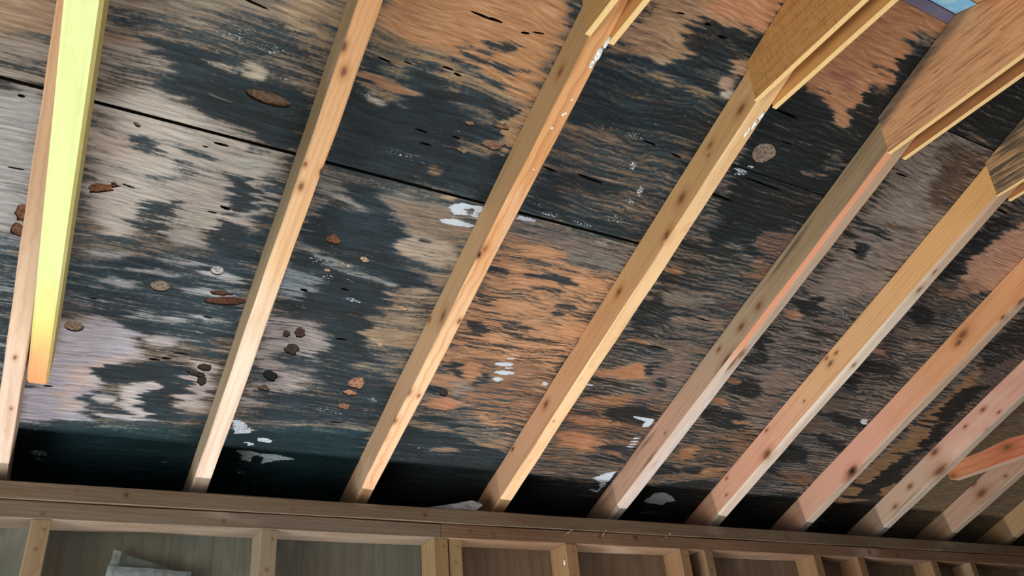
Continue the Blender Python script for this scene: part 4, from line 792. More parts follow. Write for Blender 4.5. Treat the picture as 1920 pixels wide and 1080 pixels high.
('m',0.05,4,'',[1854,345,1852,341,1840,337,1822,334,1802,334,1787,336,1779,339,1782,343,1793,347,1811,350,1831,350,1847,348]),
('b',(112,94,84),8,'',[1875,447,1886,431,1883,410,1868,391,1844,379,1819,377,1798,386,1788,403,1791,424,1806,442,1830,454,1855,456]),
('m',0.2,8,'',[1875,447,1886,431,1883,410,1868,391,1844,379,1819,377,1798,386,1788,403,1791,424,1806,442,1830,454,1855,456]),
('b',(112,92,80),8,'',[1841,263,1829,257,1791,254,1736,254,1681,259,1639,265,1622,272,1632,278,1669,282,1722,281,1778,277,1822,270]),
('m',0.25,8,'',[1841,263,1829,257,1791,254,1736,254,1681,259,1639,265,1622,272,1632,278,1669,282,1722,281,1778,277,1822,270]),
('b',(138,102,70),12,'',[1636,218,1851,311,1956,264,1962,133,1879,56,1652,30]),
('m',0.45,12,'',[1636,218,1851,311,1956,264,1962,133,1879,56,1652,30]),
('m',0.7,3,'',[1886,248,1869,246,1819,246,1752,249,1686,253,1638,257,1620,260,1636,261,1682,261,1747,259,1814,255,1866,251]),
('m',0.7,3,'',[1893,226,1876,224,1826,225,1759,227,1692,231,1644,236,1626,239,1642,241,1688,240,1753,237,1821,233,1873,229]),
('m',0.7,3,'',[1901,203,1883,202,1833,203,1765,206,1698,210,1650,215,1631,218,1647,220,1694,219,1760,216,1828,212,1880,207]),
('m',0.7,3,'',[1908,181,1891,180,1840,181,1772,184,1705,189,1656,193,1637,197,1653,198,1700,197,1766,194,1835,190,1888,185]),
('m',0.7,3,'',[1916,158,1898,157,1847,158,1779,162,1711,167,1662,172,1643,175,1659,177,1706,176,1773,172,1842,167,1895,162]),
('m',0.7,3,'',[1923,135,1906,134,1855,136,1785,140,1717,145,1668,150,1649,154,1665,155,1712,154,1780,150,1849,145,1903,139]),
('b',(172,114,66),6,'',[1728,186,1731,174,1724,164,1708,158,1688,159,1670,165,1657,176,1654,188,1662,198,1677,204,1696,203,1715,197]),
('m',0.1,6,'',[1728,186,1731,174,1724,164,1708,158,1688,159,1670,165,1657,176,1654,188,1662,198,1677,204,1696,203,1715,197]),
('b',(158,112,66),6,'',[1909,120,1910,107,1897,94,1872,85,1842,81,1816,84,1800,94,1799,106,1813,119,1837,128,1866,132,1893,129]),
('m',0.08,6,'',[1909,120,1910,107,1897,94,1872,85,1842,81,1816,84,1800,94,1799,106,1813,119,1837,128,1866,132,1893,129]),
('m',0.9,6,'',[1831,117,1829,108,1812,99,1785,93,1755,92,1730,95,1717,103,1719,112,1735,121,1762,127,1792,128,1817,124]),
('m',0.9,7,'',[1741,91,1734,82,1706,76,1663,76,1619,80,1584,88,1568,98,1575,107,1602,113,1643,114,1688,110,1724,101]),
('m',1.05,14,'',[1608,-2,1902,72,2050,-204,1555,-198]),
('w',1,3,'',[1699,-16,1732,-10,1779,-24,1813,-48,1774,-58,1763,-75,1721,-71,1679,-67,1688,-44]),
('w',0.6,5,'',[1815,-110,1812,-119,1794,-127,1766,-132,1735,-132,1710,-128,1697,-121,1700,-112,1717,-105,1745,-100,1776,-99,1802,-103]),
('b',(100,84,74),14,'',[2106,1250,2272,1297,2438,1172,2169,753,2140,419,2144,-74,2112,-168,1936,434,2015,764,2012,1042]),
('m',0.55,14,'',[2106,1250,2272,1297,2438,1172,2169,753,2140,419,2144,-74,2112,-168,1936,434,2015,764,2012,1042]),
('b',(196,146,116),10,'l',[2146,1152,2250,1254,2416,1127,2297,985,2162,993,2142,1076]),
('m',0.02,10,'l',[2146,1152,2250,1254,2416,1127,2297,985,2162,993,2142,1076]),
('b',(165,120,96),8,'',[2248,1009,2264,997,2270,980,2264,963,2249,949,2228,944,2207,948,2192,961,2187,978,2192,995,2207,1008,2227,1013]),
('m',0.15,8,'',[2248,1009,2264,997,2270,980,2264,963,2249,949,2228,944,2207,948,2192,961,2187,978,2192,995,2207,1008,2227,1013]),
('m',0.9,8,'',[2038,1040,2074,1196,2147,1216,2138,1132,2134,996,2073,952]),
('m',0.92,8,'',[2165,1017,2163,1010,2145,1004,2118,1003,2088,1006,2064,1013,2052,1021,2055,1029,2072,1034,2099,1035,2128,1032,2153,1026]),
('b',(140,104,84),8,'',[2206,940,2203,933,2185,928,2157,926,2126,927,2102,932,2089,938,2092,945,2110,950,2138,953,2168,951,2193,947]),
('m',0.3,8,'',[2206,940,2203,933,2185,928,2157,926,2126,927,2102,932,2089,938,2092,945,2110,950,2138,953,2168,951,2193,947]),
('m',0.98,10,'',[2173,862,2185,844,2182,827,2165,818,2138,818,2109,827,2086,843,2075,861,2078,877,2094,886,2120,886,2149,878]),
('b',(108,92,84),8,'',[2244,802,2243,791,2219,778,2181,767,2137,761,2101,761,2082,768,2084,779,2106,791,2144,802,2187,809,2224,809]),
('m',0.25,8,'',[2244,802,2243,791,2219,778,2181,767,2137,761,2101,761,2082,768,2084,779,2106,791,2144,802,2187,809,2224,809]),
('b',(160,112,86),4,'',[2056,708,2125,711,2143,688,2084,691]),
('m',-0.05,4,'',[2056,708,2125,711,2143,688,2084,691]),
('m',0.95,10,'',[2259,637,2254,623,2217,612,2159,606,2097,609,2048,618,2023,632,2028,645,2063,657,2118,662,2180,660,2232,651]),
('m',0.95,8,'',[2154,555,2149,539,2123,532,2083,537,2041,552,2008,574,1993,595,1998,611,2023,618,2061,613,2103,599,2137,578]),
('b',(98,84,76),8,'',[2176,462,2177,450,2160,438,2130,430,2096,427,2066,431,2048,440,2047,452,2063,464,2092,472,2127,475,2157,471]),
('m',0.2,8,'',[2176,462,2177,450,2160,438,2130,430,2096,427,2066,431,2048,440,2047,452,2063,464,2092,472,2127,475,2157,471]),
('m',0.95,8,'',[2340,390,2332,378,2295,375,2240,380,2182,393,2137,409,2117,424,2125,435,2159,438,2212,434,2270,422,2317,406]),
('b',(96,80,72),8,'',[2214,362,2210,348,2180,339,2132,337,2080,342,2038,353,2017,366,2021,379,2050,388,2096,391,2147,386,2191,376]),
('m',0.15,8,'',[2214,362,2210,348,2180,339,2132,337,2080,342,2038,353,2017,366,2021,379,2050,388,2096,391,2147,386,2191,376]),
('m',0.9,8,'',[2188,418,2178,414,2142,413,2093,414,2043,417,2006,422,1990,427,2001,430,2034,432,2082,431,2132,428,2172,423]),
('m',0.98,10,'',[2216,229,2215,207,2180,191,2120,186,2055,194,2000,211,1970,232,1973,253,2006,268,2062,273,2127,267,2184,251]),
('m',0.98,8,'',[2334,277,2325,270,2293,272,2248,283,2202,299,2167,317,2152,331,2161,339,2190,337,2234,327,2281,311,2317,292]),
('b',(118,84,56),8,'',[2330,125,2327,109,2294,97,2240,91,2182,95,2133,106,2108,121,2111,136,2143,148,2194,154,2252,151,2302,141]),
('m',0.25,8,'',[2330,125,2327,109,2294,97,2240,91,2182,95,2133,106,2108,121,2111,136,2143,148,2194,154,2252,151,2302,141]),
('m',0.85,6,'',[2189,114,2176,111,2134,118,2077,133,2020,151,1978,167,1961,178,1973,181,2011,175,2067,161,2125,143,2170,126]),
('w',0.95,4,'',[2314,419,2318,411,2316,405,2308,402,2297,402,2286,406,2277,413,2273,420,2275,426,2283,429,2294,429,2305,425]),
('m',1.05,14,'',[2023,-13,2307,46,2488,-205,2041,-174]),
('b',(150,112,72),10,'',[2561,1016,2872,777,2805,499,2785,236,2913,-140,2570,-166,2482,65,2524,261,2554,539]),
('m',-0.05,10,'',[2561,1016,2872,777,2805,499,2785,236,2913,-140,2570,-166,2482,65,2524,261,2554,539]),
('m',0.85,9,'',[2502,858,2583,999,2745,875,2723,748,2651,684,2568,718]),
('m',0.98,8,'',[2554,828,2563,818,2561,804,2549,790,2531,780,2510,777,2493,781,2485,791,2486,805,2498,819,2516,829,2537,832]),
('b',(96,78,66),8,'',[2603,700,2722,846,2775,656,2782,383,2788,144,2792,-15,2678,223,2651,448]),
('m',0.4,8,'',[2603,700,2722,846,2775,656,2782,383,2788,144,2792,-15,2678,223,2651,448]),
('m',1.1,6,'',[2574,599,2632,650,2685,660,2688,601,2676,519,2689,454,2729,375,2678,296,2705,226,2719,183,2679,101,2707,57,2586,45,2573,135,2600,198,2613,259,2652,364,2626,457,2578,530]),
('m',0.9,6,'',[2634,435,2631,431,2612,427,2585,427,2555,428,2531,432,2520,437,2524,441,2541,444,2569,445,2598,444,2622,440]),
('m',0.9,5,'',[2651,475,2648,470,2633,465,2609,460,2583,457,2563,457,2552,459,2555,464,2571,469,2594,474,2620,477,2641,477]),
('m',0.8,6,'',[2704,314,2699,308,2674,300,2636,294,2597,290,2565,290,2550,293,2555,300,2579,307,2616,314,2656,318,2688,318]),
('m',0.95,6,'',[2659,121,2650,114,2613,107,2559,104,2503,103,2459,107,2439,113,2447,121,2483,127,2536,131,2592,131,2638,128]),
('m',0.95,6,'',[2772,68,2760,59,2712,51,2644,45,2573,42,2519,44,2495,50,2507,58,2552,67,2618,73,2689,76,2746,74]),
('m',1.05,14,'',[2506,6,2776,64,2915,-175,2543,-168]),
]
VOIDS = [
(5,(122,92,66),[250.5,939.3,247.3,934.5,238.2,930.6,224.7,928.1,208.8,927.5,193.0,928.8,179.8,931.8,171.1,936.1,168.2,940.9,171.3,945.6,180.0,949.4,193.2,951.9,208.8,952.6,224.6,951.4,238.1,948.5,247.2,944.2]),
(3,(140,104,62),[-0.5,833.6,-0.5,831.4,-2.7,830.3,-5.1,829.9,-7.9,829.2,-10.1,830.8,-11.8,832.7,-11.0,834.9,-10.1,836.6,-8.6,837.9,-6.6,839.4,-3.6,839.6,-1.4,837.8,-0.3,835.7]),
(3,(140,104,62),[13.4,831.4,14.2,828.8,11.5,827.6,8.6,826.2,5.5,827.8,2.5,828.6,1.7,830.9,-0.1,833.0,1.4,835.0,4.3,835.7,6.6,836.3,9.1,835.9,12.4,835.6,12.5,833.2]),
(3,(140,104,62),[16.3,820.4,16.4,818.0,13.4,818.1,11.1,817.8,8.9,819.3,6.7,820.5,5.7,822.4,4.5,824.6,5.7,826.4,8.5,826.3,10.6,826.9,12.7,825.3,14.4,824.0,17.6,822.3]),
(3,(150,92,52),[7.0,689.8,-8.0,681.0,-3.1,676.3,-16.5,670.2,-29.3,664.3,-42.6,660.9,-41.3,667.8,-44.8,669.6,-45.4,673.1,-42.2,678.4,-33.6,685.4,-21.6,686.2,-13.5,687.8,-1.6,690.9]),
(3,(150,92,52),[-1.0,691.5,-0.5,688.2,-2.0,685.9,-3.4,684.1,-5.2,683.2,-7.4,683.1,-8.6,686.3,-10.0,688.8,-10.5,692.4,-9.3,695.4,-6.9,695.5,-5.4,698.1,-3.9,695.0,-2.5,693.6]),
(3,(150,92,58),[-134.8,569.5,-141.1,571.1,-148.6,568.2,-149.6,578.1,-154.4,583.8,-151.8,592.2,-150.1,601.8,-143.5,606.9,-136.7,606.2,-130.2,605.3,-125.7,599.4,-121.6,591.8,-124.9,582.4,-128.6,574.3]),
(3,(140,88,58),[-133.1,552.7,-135.8,546.9,-137.4,541.6,-139.7,533.2,-145.8,534.4,-151.1,535.6,-156.0,539.0,-157.2,546.1,-155.3,552.8,-153.5,559.4,-149.1,564.8,-143.4,563.3,-139.4,560.7,-136.3,557.2]),
(3,(172,150,128),[132.6,476.0,131.5,469.5,126.8,463.9,119.5,460.4,111.0,459.7,103.2,461.8,97.4,466.4,94.9,472.5,96.1,478.9,100.8,484.4,108.0,487.9,116.3,488.7,124.2,486.6,130.0,482.1]),
(3,(205,200,206),[224.2,540.0,223.1,534.1,218.7,529.5,212.2,527.6,205.3,528.8,199.9,532.7,197.5,538.4,198.6,544.3,202.9,548.8,209.4,550.7,216.3,549.6,221.7,545.7]),
(3,(165,135,108),[-5.6,335.0,-7.0,328.6,-11.8,323.2,-19.0,320.0,-27.2,319.6,-34.7,322.0,-40.0,326.7,-42.1,332.9,-40.7,339.2,-36.0,344.5,-28.9,347.7,-20.8,348.2,-13.3,345.9,-7.9,341.2]),
(3,(108,62,42),[255.0,487.0,255.6,483.4,243.4,480.9,238.1,477.5,228.7,477.0,219.6,476.6,212.6,477.9,211.0,480.9,207.8,484.1,217.9,487.2,225.6,490.2,236.3,492.8,242.6,490.0,248.0,488.6]),
(3,(110,60,40),[288.6,472.7,281.4,466.6,272.5,460.9,258.5,455.4,241.1,453.4,222.9,450.9,207.6,452.0,202.9,457.0,208.5,463.4,222.0,469.2,235.2,475.2,254.3,479.1,271.6,479.5,286.6,478.2]),
(3,(62,48,42),[259.8,268.2,259.4,264.1,257.7,259.4,251.2,258.0,244.1,257.5,237.1,260.3,230.2,264.2,229.9,270.0,232.0,274.7,236.4,278.1,242.0,280.4,248.9,278.6,257.2,278.5,258.5,272.4]),
(3,(62,48,42),[254.2,244.6,248.1,241.5,247.1,236.7,237.6,236.5,229.2,238.4,221.9,240.2,218.1,243.7,210.5,247.6,211.0,252.3,220.5,253.5,227.5,254.8,235.4,253.9,242.1,251.6,247.0,248.6]),
(3,(62,48,42),[257.6,230.8,259.1,221.0,255.6,215.6,252.6,210.3,247.8,210.8,243.6,216.2,238.3,220.0,238.4,229.8,236.6,238.4,237.1,247.5,242.4,247.4,246.3,253.1,250.2,242.7,254.9,239.3]),
(4,(138,104,80),[569.2,822.2,570.6,814.8,569.2,807.8,565.2,802.2,559.1,798.9,551.9,798.4,544.8,800.9,538.8,805.8,534.8,812.4,533.4,819.7,534.9,826.6,538.9,832.1,544.9,835.4,551.9,835.9,559.1,833.6,565.1,828.8]),
(3,(150,92,58),[429.4,673.9,430.5,667.3,424.9,663.2,418.3,662.2,412.4,662.6,406.5,663.7,398.8,665.9,399.6,672.5,397.4,678.6,404.1,681.2,407.9,685.9,415.0,688.2,419.7,681.6,424.5,678.5]),
(3,(92,62,52),[399.5,404.1,399.5,397.9,396.3,393.3,391.1,392.2,385.8,395.0,382.6,400.5,382.6,406.7,385.8,411.2,391.0,412.3,396.2,409.6]),
(3,(84,56,48),[429.0,413.7,433.5,405.2,428.4,400.8,425.2,396.7,420.3,397.4,415.1,396.2,411.4,403.2,405.9,408.7,407.3,416.1,408.7,421.9,411.4,426.9,416.5,426.4,421.3,424.1,427.6,422.2]),
(3,(78,62,52),[432.4,358.9,427.5,353.5,429.1,344.2,422.1,340.6,414.1,346.3,406.0,345.7,399.6,351.9,396.4,360.2,402.0,365.9,402.7,373.2,409.3,375.2,416.4,377.1,424.3,373.7,431.0,367.3]),
(3,(28,34,36),[409.4,266.1,405.0,262.0,405.0,253.4,396.4,253.1,387.4,256.2,379.2,261.5,373.8,269.1,371.7,277.0,374.2,283.3,379.5,287.4,387.4,287.5,394.8,282.3,402.8,279.9,406.1,272.9]),
(3,(110,92,72),[398.7,228.7,401.7,223.7,399.1,218.8,391.9,218.5,386.3,220.1,380.0,219.3,373.9,222.1,371.1,227.2,371.4,232.7,378.3,234.8,381.5,239.1,388.1,239.0,393.0,235.6,395.7,232.1]),
(3,(192,130,88),[615.3,286.1,614.1,277.5,613.9,268.5,607.8,262.7,598.5,265.6,590.5,265.7,579.5,268.1,573.5,278.4,575.0,288.9,579.8,296.1,586.2,300.7,594.1,302.3,603.7,303.6,608.6,293.1]),
(3,(190,128,86),[606.1,249.1,609.2,243.9,603.9,240.0,595.8,239.7,589.1,236.0,583.0,240.5,575.9,242.7,571.3,247.2,571.2,252.5,577.2,256.1,583.1,259.4,591.3,257.9,597.0,255.2,607.1,254.6]),
(2,(160,112,76),[604.0,201.5,602.4,197.5,603.4,191.6,596.7,188.9,588.8,192.0,580.9,191.0,576.5,195.6,573.9,200.1,573.8,204.9,577.5,208.8,582.7,212.1,590.3,211.3,596.8,209.2,605.3,207.3]),
(1,(214,172,130),[503.8,640.6,503.1,637.2,499.4,635.6,496.0,634.4,491.8,633.4,489.0,636.6,485.2,638.1,482.9,641.1,482.3,644.7,485.4,647.2,490.1,647.5,494.1,647.0,497.3,645.2,500.0,643.2]),
(1,(214,172,130),[635.0,529.8,635.6,526.4,630.2,525.7,627.2,524.3,623.2,525.1,617.9,524.8,616.6,528.3,614.9,530.9,614.5,533.7,615.1,537.2,620.7,536.8,625.1,536.6,628.6,534.5,633.2,533.0]),
(1,(214,172,130),[614.6,412.4,615.8,409.7,613.1,408.3,610.5,407.0,606.8,407.4,603.6,409.1,602.3,411.5,598.1,413.8,599.3,416.3,602.1,417.7,604.9,418.8,608.6,419.4,611.3,416.4,614.5,414.8]),
(1,(214,172,130),[454.3,617.9,453.7,616.3,453.0,614.7,451.1,614.1,449.1,614.3,447.6,615.6,445.9,616.5,446.3,618.1,445.7,619.6,446.6,620.9,448.0,622.0,450.1,621.6,452.1,621.0,453.2,619.5]),
(1,(214,172,130),[468.7,614.1,467.1,612.9,466.5,611.7,465.4,610.2,463.3,610.6,461.9,611.9,460.7,613.0,459.4,614.4,460.8,615.5,460.8,617.2,462.2,618.4,464.3,618.3,466.3,617.3,467.0,615.5]),
(1,(214,172,130),[431.2,594.1,431.4,592.4,430.1,590.9,427.2,590.7,424.2,589.5,420.8,590.6,418.8,592.6,418.0,594.6,417.9,596.7,420.2,598.1,423.8,597.7,426.6,598.8,428.7,596.9,430.8,595.7]),
(3,(168,122,82),[594.1,1009.4,595.0,1007.3,593.7,1004.5,588.0,1002.9,582.4,1002.7,578.4,1003.5,575.6,1004.6,571.5,1005.7,573.3,1008.0,573.5,1010.8,580.2,1011.3,584.9,1013.2,589.8,1012.7,594.0,1011.7]),
(3,(160,116,80),[664.4,1023.2,667.8,1021.0,664.2,1018.0,655.1,1016.1,646.7,1016.1,638.7,1015.5,633.2,1016.8,629.2,1018.7,634.5,1021.4,635.4,1024.2,643.8,1025.7,652.0,1027.6,658.5,1026.4,664.4,1025.5]),
(3,(158,116,92),[669.2,978.2,667.7,974.5,664.6,970.5,657.1,966.5,645.1,966.8,637.6,970.3,625.8,971.4,625.9,976.2,623.4,980.9,629.0,985.5,640.7,987.5,652.9,989.2,660.9,984.8,675.5,984.0]),
(2,(150,125,96),[611.4,949.7,606.7,946.7,603.1,944.6,599.9,941.0,593.2,943.3,588.3,944.2,583.4,945.7,578.9,948.5,583.5,951.3,587.0,953.2,591.4,954.3,596.3,955.2,603.4,955.7,605.5,952.3]),
(3,(74,58,58),[834.7,291.7,835.7,283.9,832.0,278.2,825.1,277.0,817.7,280.7,812.5,287.8,811.6,295.6,815.2,301.2,822.1,302.4,829.5,298.8]),
(2,(172,146,128),[1296.2,1162.6,1302.6,1153.5,1299.0,1143.4,1292.1,1134.5,1282.2,1125.2,1265.8,1122.4,1251.5,1126.9,1242.8,1134.8,1238.0,1143.4,1236.8,1153.2,1241.8,1163.8,1255.0,1171.0,1271.2,1173.8,1285.9,1169.8]),
(6,(14,14,15),[168.2,825.9,163.9,823.9,153.5,823.0,143.1,823.8,138.8,825.7,143.0,827.7,153.4,828.6,163.8,827.8]),
(6,(14,14,15),[134.3,813.3,132.5,812.1,128.0,811.6,123.5,812.1,121.6,813.3,123.5,814.4,127.9,814.9,132.4,814.5]),
(6,(14,14,15),[201.8,690.7,198.5,688.6,190.8,688.8,183.3,691.2,180.3,694.3,183.6,696.3,191.2,696.1,198.8,693.8]),
(6,(14,14,15),[180.5,676.2,177.6,674.9,170.7,674.6,163.8,675.4,161.0,676.9,163.8,678.2,170.6,678.5,177.5,677.7]),
(6,(14,14,15),[30.7,691.4,27.0,690.8,18.2,691.7,9.6,693.8,6.2,695.7,9.9,696.4,18.6,695.4,27.2,693.4]),
(6,(14,14,15),[170.5,1096.8,160.6,1096.1,137.2,1097.9,114.4,1100.9,105.3,1103.5,114.9,1104.1,137.8,1102.4,161.0,1099.4]),
(6,(14,14,15),[511.3,1100.1,507.7,1098.6,498.8,1098.2,490.0,1099.0,486.3,1100.7,489.9,1102.2,498.6,1102.7,507.5,1101.8]),
(6,(14,14,15),[529.5,1093.9,527.0,1092.3,521.0,1092.1,515.0,1093.4,512.6,1095.4,515.1,1097.0,521.1,1097.2,527.1,1095.9]),
(6,(14,14,15),[433.1,1085.5,430.5,1084.4,424.1,1084.1,417.8,1084.8,415.1,1086.0,417.7,1087.1,424.0,1087.4,430.4,1086.7]),
(6,(14,14,15),[394.2,1076.3,390.2,1075.1,380.5,1075.2,370.9,1076.4,367.0,1078.1,371.0,1079.2,380.6,1079.2,390.2,1078.0]),
(6,(14,14,15),[547.5,1212.8,539.7,1211.3,520.9,1211.0,502.3,1212.0,494.7,1213.9,502.3,1215.4,520.8,1215.7,539.6,1214.7]),
(6,(14,14,15),[562.2,1214.4,558.0,1212.8,547.7,1212.3,537.5,1213.2,533.3,1215.0,537.4,1216.6,547.6,1217.1,557.9,1216.2]),
(6,(14,14,15),[620.2,1213.8,618.1,1211.5,611.7,1209.4,604.9,1208.8,601.7,1209.9,603.9,1212.1,610.2,1214.2,617.0,1214.9]),
(6,(14,14,15),[513.1,964.2,508.8,962.7,498.1,962.4,487.3,963.4,482.8,965.1,487.1,966.5,497.7,966.9,508.5,965.9]),
(6,(14,14,15),[581.1,971.1,578.0,969.6,570.1,969.1,562.0,970.0,558.6,971.7,561.7,973.2,569.6,973.7,577.6,972.8]),
(6,(14,14,15),[529.9,940.4,526.3,938.7,517.0,937.7,507.7,938.0,503.6,939.5,507.2,941.2,516.3,942.2,525.7,941.9]),
(6,(14,14,15),[1000.3,1086.0,994.9,1084.6,981.3,1084.7,967.5,1086.1,961.6,1088.0,966.9,1089.4,980.4,1089.4,994.3,1088.0]),
(6,(14,14,15),[1075.7,1078.2,1071.5,1076.6,1060.5,1076.2,1049.1,1077.2,1044.1,1079.0,1048.3,1080.6,1059.3,1081.1,1070.6,1080.1]),
(6,(14,14,15),[930.9,966.3,920.0,964.7,893.1,965.4,866.2,967.8,854.9,970.6,865.5,972.2,892.0,971.6,919.1,969.2]),
(6,(14,14,15),[810.0,961.6,804.9,960.3,792.1,960.8,779.3,962.7,773.9,964.9,779.0,966.1,791.6,965.7,804.5,963.8]),
(6,(14,14,15),[899.3,1353.9,896.7,1352.1,889.4,1350.3,881.8,1349.6,878.2,1350.4,880.8,1352.3,888.0,1354.1,895.6,1354.8]),
(6,(14,14,15),[966.4,1355.3,964.9,1352.8,959.3,1350.8,953.0,1350.5,949.7,1352.0,951.2,1354.6,956.7,1356.6,963.0,1356.9]),
(6,(14,14,15),[1016.5,1344.1,1013.6,1341.5,1005.0,1339.4,995.8,1339.1,991.3,1340.8,994.2,1343.4,1002.7,1345.4,1011.9,1345.7]),
(6,(14,14,15),[1296.5,1248.0,1282.5,1245.6,1247.8,1245.7,1213.2,1248.0,1198.6,1251.3,1212.0,1253.6,1246.0,1253.7,1281.1,1251.4]),
(6,(14,14,15),[1278.4,1015.3,1260.0,1014.0,1214.8,1015.5,1170.2,1018.8,1151.6,1022.1,1169.1,1023.4,1213.1,1022.0,1258.7,1018.7]),
(6,(14,14,15),[1385.5,1077.9,1366.4,1076.5,1319.8,1076.9,1273.8,1078.7,1254.6,1080.9,1272.6,1082.3,1318.1,1082.0,1365.1,1080.2]),
(6,(14,14,15),[1323.8,1189.0,1319.6,1187.6,1308.6,1187.0,1297.2,1187.5,1292.2,1188.9,1296.3,1190.2,1307.3,1190.8,1318.7,1190.3]),
(6,(14,14,15),[1743.0,983.8,1736.8,982.0,1720.1,981.8,1702.6,983.4,1694.7,985.8,1700.7,987.7,1717.4,987.8,1734.9,986.2]),
(6,(14,14,15),[1705.0,1213.2,1699.3,1211.3,1683.6,1210.4,1667.4,1211.0,1660.0,1212.8,1665.7,1214.7,1681.2,1215.6,1697.5,1215.0]),
(6,(14,14,15),[2123.5,1217.6,2115.5,1215.5,2093.7,1214.5,2071.1,1215.1,2060.8,1217.0,2068.6,1219.1,2090.1,1220.2,2112.9,1219.6]),
(6,(14,14,15),[402.4,530.5,400.0,528.2,393.5,527.6,386.9,529.2,384.0,531.9,386.4,534.2,392.8,534.8,399.5,533.2]),
(6,(14,14,15),[488.6,552.7,485.7,550.7,478.2,550.1,470.5,551.2,467.1,553.3,469.9,555.3,477.4,555.9,485.1,554.8]),
(6,(14,14,15),[529.7,412.5,525.8,410.1,515.4,409.0,504.6,409.6,499.8,411.8,503.7,414.1,514.0,415.3,524.8,414.7]),
(6,(14,14,15),[207.2,300.3,202.3,298.7,190.0,298.0,177.6,298.7,172.3,300.4,177.3,302.1,189.5,302.7,201.9,302.0]),
(6,(14,14,15),[6.6,414.3,4.6,412.8,-0.1,412.3,-4.8,413.0,-6.8,414.6,-4.9,416.2,-0.2,416.7,4.6,416.0]),
(6,(14,14,15),[231.4,413.5,228.4,411.9,220.8,411.3,213.1,412.2,209.8,413.9,212.8,415.5,220.4,416.0,228.1,415.2]),
(6,(14,14,15),[-40.4,156.0,-43.2,154.0,-50.2,152.8,-57.3,153.0,-60.3,154.6,-57.5,156.7,-50.6,157.9,-43.5,157.6]),
(6,(14,14,15),[153.4,272.6,149.8,270.6,140.8,269.9,131.6,270.8,127.7,272.9,131.3,274.8,140.3,275.6,149.5,274.6]),
(6,(14,14,15),[173.7,280.9,170.8,278.5,163.3,277.3,155.6,277.9,152.2,280.0,155.1,282.3,162.6,283.6,170.3,283.0]),
(6,(14,14,15),[-160.6,821.2,-162.5,819.1,-166.8,818.2,-171.0,819.0,-172.6,821.1,-170.6,823.3,-166.3,824.2,-162.2,823.3]),
(6,(14,14,15),[-146.1,679.5,-150.4,678.1,-160.5,677.0,-170.6,676.9,-174.7,677.9,-170.5,679.4,-160.4,680.5,-150.3,680.6]),
(6,(14,14,15),[606.9,142.6,601.7,140.7,588.3,139.8,574.7,140.4,568.7,142.3,573.8,144.2,587.1,145.1,600.8,144.4]),
(6,(14,14,15),[735.0,163.8,729.8,161.5,715.9,159.9,701.7,159.9,695.4,161.4,700.6,163.7,714.3,165.3,728.6,165.3]),
(6,(14,14,15),[648.1,1222.8,644.8,1220.9,636.0,1218.8,626.9,1217.8,622.9,1218.3,626.2,1220.2,635.0,1222.3,644.1,1223.4]),
(6,(14,14,15),[1382.8,554.8,1372.8,553.3,1347.2,554.0,1321.2,556.2,1309.9,558.8,1319.7,560.2,1344.9,559.6,1371.1,557.4]),
(6,(14,14,15),[1452.1,674.0,1444.2,672.6,1424.0,671.9,1403.4,672.4,1394.3,673.8,1402.0,675.3,1422.1,675.9,1442.9,675.4]),
]
